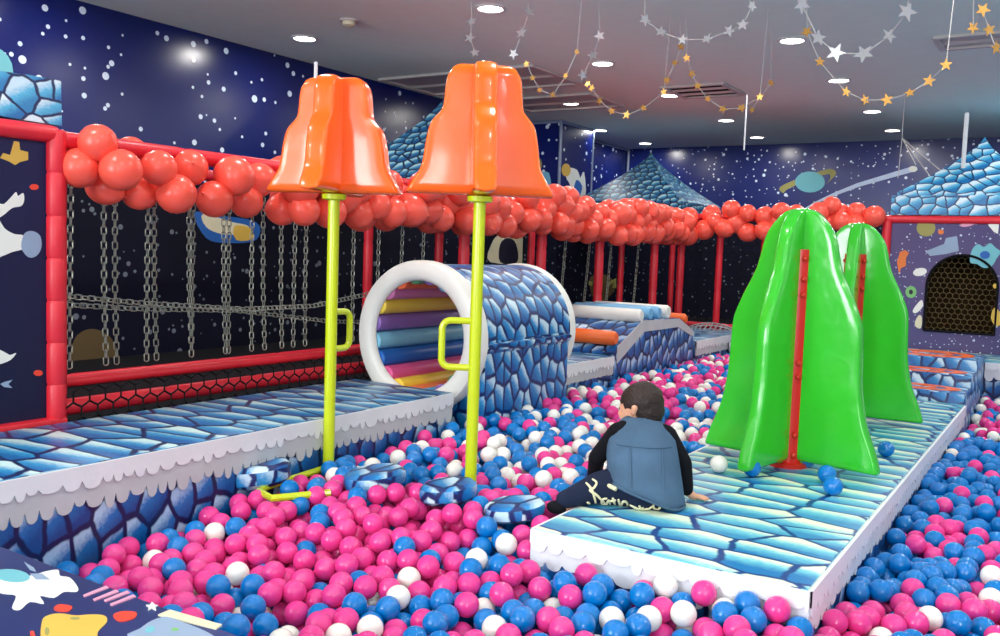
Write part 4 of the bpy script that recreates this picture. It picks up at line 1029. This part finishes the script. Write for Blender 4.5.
# fixed obstacles (child leg, poles, mats) as spheres
obs = [(W(-.262, -.045, .026), .04), (W(-.24, -.03, .04), .05), (sh, .045)]
for px_, py_ in ((-2.68, 2.87), (-2.035, 3.02)):
    for z in (.2, .25, .3, .35, .4, .45): obs.append((Vector((px_, py_, z)), .025))
for cx, cy, z, r, h in STEPM:
    for i in range(12):
        a = 2*PI*i/12; obs.append((Vector((cx+r*.55*math.cos(a), cy+r*.55*math.sin(a), z)), r*.42))
    obs.append((Vector((cx, cy, z)), r*.5))
for it in range(64):
    if it % 4 == 0: I, J = pairs(P, D*1.25)
    d = P[J]-P[I]; L = np.linalg.norm(d, axis=1)+1e-9; m = L < D
    i, j = I[m], J[m]; c = (d[m]/L[m, None])*((D-L[m])*.36)[:, None]
    for a in range(3):
        P[:, a] += np.bincount(j, c[:, a], N)-np.bincount(i, c[:, a], N)
    if it < 46: P[:, 2] -= .0006
    for oc, orr in obs:
        v = P-np.array(oc); l = np.linalg.norm(v, axis=1)+1e-9; q = l < orr+R; P[q] += v[q]/l[q, None]*(orr+R-l[q])[:, None]
    zt = zsurf(P[:, 0], P[:, 1]); P[:, 2] = np.clip(P[:, 2], zt-.24, zt-R*.55)
    P[:, 0] = np.clip(P[:, 0], X0+R, X1-R); P[:, 1] = np.clip(P[:, 1], Y0+R, Y1-R)
    a, b, c_, d_ = boxes[0]
    ins = (P[:, 0] > a-R) & (P[:, 0] < b+R) & (P[:, 1] > c_-R)
    dl = np.stack([P[:, 0]-(a-R), (b+R)-P[:, 0], P[:, 1]-(c_-R)], 1); k = dl.argmin(1)
    q = ins & (k == 0); P[q, 0] = a-R; q = ins & (k == 1); P[q, 0] = b+R; q = ins & (k == 2); P[q, 1] = c_-R
P = P[P[:, 2] > zsurf(P[:, 0], P[:, 1])-.165]
N = len(P)
# heaps and strays: a few balls lying on top
px, py, dp = proj(P)
rnd = rng.uniform(0, 1, N); jit = rng.normal(0, 6, (N, 2)); qx, qy = px+jit[:, 0], py+jit[:, 1]
pk = np.full(N, .40); bl = np.full(N, .27)           # rest white
def zone(m, a, b): pk[m] = a; bl[m] = b
leftp = P[:, 0] < -.575
zone(leftp & (qy < 400), .42, .26)
zone(leftp & (qy >= 395) & (qx < 600), .25, .50)
zone(leftp & (qy >= 395) & (qx > 640), .36, .30)
zone(leftp & (qy >= 452) & (qx > 300) & (qx < 600), .27, .33)
zone(leftp & (qy >= 487) & (qx < 570), .84, .13)
zone(leftp & (qy >= 450) & (qx < 240), .72, .17)
zone(leftp & (qx < 165) & (qy > 515), .14, .78)
zone(leftp & (qx < 235) & (qx > 95) & (qy > 545), .72, .24)
zone(leftp & (qx > 478) & (qy > 505), .27, .60)
zone(leftp & (qx < 540) & (qy > 598), .42, .46)
zone(leftp & (qy > 596) & (qx >= 480) & (qx < 640), .27, .55)
zone((P[:, 1] < 2.57) & (qx > 530) & (qx < 640), .26, .66)
zone((P[:, 1] < 2.57) & (qx >= 640), .46, .40)
rt = ~leftp
zone(rt, .06, .92)
zone(rt & (qx > 925) & (qy < 440), .42, .30)
zone(rt & (((qx-938)/30)**2+((qy-538)/16)**2 < 1), .82, .17)
zone(rt & (((qx-975)/38)**2+((qy-556)/10)**2 < 1), .75, .2)
zone((qx > 800) & (qy > 590), .66, .28)
col = np.where(rnd < pk, 0, np.where(rnd < pk+bl, 1, 2))
# which balls show largest: a small depth-sorted splat
Wd, Hd = 500, 318; idb = np.full((Hd, Wd), -1); order = np.argsort(-dp)
vis_in = (px > -30) & (px < 1030) & (py < 670) & (py > 200) & (dp > .3)
for i in order:
    if not vis_in[i]: continue
    r = FPX*R/dp[i]/2; cx, cy = px[i]/2, py[i]/2
    a0, a1, b0, b1 = max(0, int(cx-r)), min(Wd, int(cx+r)+2), max(0, int(cy-r)), min(Hd, int(cy+r)+2)
    if a0 >= a1 or b0 >= b1: continue
    yy, xx = np.ogrid[b0:b1, a0:a1]; m = (xx-cx)**2+(yy-cy)**2 < r*r; idb[b0:b1, a0:a1][m] = i
cnt = np.bincount(idb[idb >= 0], minlength=N)
best = set(np.argsort(-cnt)[:292].tolist())
names = ['pink', 'blue', 'white']
def ball_me(cn, u=24, v=14):
    bm = B(); bmesh.ops.create_uvsphere(bm, u_segments=u, v_segments=v, radius=R)
    me = bpy.data.meshes.new('pit_ball'); bm.to_mesh(me); bm.free(); me.materials.append(MAT[cn]); me.polygons.foreach_set('use_smooth', [True]*len(me.polygons)); return me
BM = [ball_me(c) for c in names]
def ball(c, k, label, grp=None):
    o = bpy.data.objects.new('pit_ball', BM[k]); COL.objects.link(o); o.location = c; o.rotation_euler = (random.random()*6, random.random()*6, 0)
    tag(o, label, 'ball', grp); return o
def where(i):
    x, y = px[i], py[i]
    if P[i, 0] > -.575 and P[i, 1] > 2.5: return 'in the front of the pit right of the child platform'
    if x < 200: return 'beside the navy printed mat at the lower left'
    if x < 330: return 'in the near pit below the left yellow pole'
    if x < 480: return 'in the near pit below the right yellow pole'
    if x < 560: return 'left of the near corner of the child platform'
    if x < 700: return 'below the near left half of the white platform edge'
    return 'below the near right corner of the white platform edge'
for i in best:
    w = where(i); k = int(col[i]); ball(P[i], k, '%s pit ball %s' % (names[k], w), '%s pit balls %s' % (names[k], w))
# strays resting on the platform
for (x, y), k, lb in (((719, 464), 2, 'white ball lying on the platform right of the child'), ((752, 468), 1, 'blue ball lying left of the green tree base'), ((807, 459), 1, 'blue ball lying just right of the red base plate'),
        ((833, 486), 1, 'blue ball lying alone in front of the green tree, lower one'), ((827, 474), 1, 'blue ball touching the lone blue one from behind'), ((886, 449), 1, 'blue ball lying at the right corner of green tree'),
        ((955, 344), 2, 'white ball lying on the landing by the arched hole'), ((997, 349), 2, 'white ball on the landing at the right edge')):
    z = .45 if y > 400 else .62
    c = onz(x, y, z+R); r_ = c.copy(); r_.z = z+R; ball(r_, k, lb)
# the rest of the pit as one countless mass
rest = np.array([i for i in range(N) if i not in best])
def unit(u, v):
    bm = B(); bmesh.ops.create_uvsphere(bm, u_segments=u, v_segments=v, radius=R); bm.verts.ensure_lookup_table()
    V = np.array([x.co[:] for x in bm.verts]); Fq = [[v_.index for v_ in f.verts] for f in bm.faces]; bm.free(); return V, Fq
def mass(ids, u, v):
    V, Fq = unit(u, v); nv = len(V); lens = np.array([len(f) for f in Fq]); flat = np.concatenate([np.array(f) for f in Fq])
    n = len(ids); co = (P[ids][:, None, :]+V[None]).reshape(-1, 3); li = (np.arange(n)[:, None]*nv+flat[None]).ravel(); ls = np.tile(lens, n)
    mi = np.repeat(col[ids], len(Fq)); return co, li, ls, mi
nearm = rest[dp[rest] < 5]; farm = rest[dp[rest] >= 5]
c1, l1, s1, m1 = mass(nearm, 16, 10); c2, l2, s2, m2 = mass(farm, 12, 8)
co = np.concatenate([c1, c2]); li = np.concatenate([l1, l2+len(c1)]); ls = np.concatenate([s1, s2]); mi = np.concatenate([m1, m2])
me = bpy.data.meshes.new('pit_balls'); me.vertices.add(len(co)); me.vertices.foreach_set('co', co.ravel()); me.loops.add(len(li)); me.loops.foreach_set('vertex_index', li)
me.polygons.add(len(ls)); st_ = np.concatenate([[0], np.cumsum(ls)[:-1]]); me.polygons.foreach_set('loop_start', st_); me.polygons.foreach_set('material_index', mi.astype(np.int32)); me.polygons.foreach_set('use_smooth', np.ones(len(ls), bool))
for c in names: me.materials.append(MAT[c])
me.update(calc_edges=True); me.validate()
o = bpy.data.objects.new('pit_balls', me); COL.objects.link(o); tag(o, 'pink, blue and white balls filling the rest of the pit', 'balls', kind='stuff')
print('BALLS', N, len(rest))
# soft floor of the pit
fl = B(); box(fl, (X0, Y0, 0), (-1.47, 8.19, .17)); box(fl, (-.575, 2.57, 0), (1.5, 8.11, .14)); box(fl, (-1.47, Y0, 0), (1.5, 2.57, .15))
tag(build('pit_floor_pad', fl, 'p_blue', smooth=False), 'blue padding under the balls on the pit floor', 'floor pad')
tag(build('pit_wall_pad', box(B(), (X1+.0, .2, 0), (X1+.25, 8.10, .45), .02), 'lightstone'), 'stone-print pad closing the pit on its right side', 'pad')

# ------------------------------------------------------------ world and view
w = bpy.data.worlds.new('world'); SC.world = w; w.use_nodes = True
bg = w.node_tree.nodes['Background']; bg.inputs[0].default_value = (.75, .85, 1, 1); bg.inputs[1].default_value = .6
SC.view_settings.view_transform = 'Standard'; SC.view_settings.look = 'None'; SC.view_settings.gamma = 1; SC.view_settings.use_curve_mapping = False
SC.view_settings.exposure = -0.08
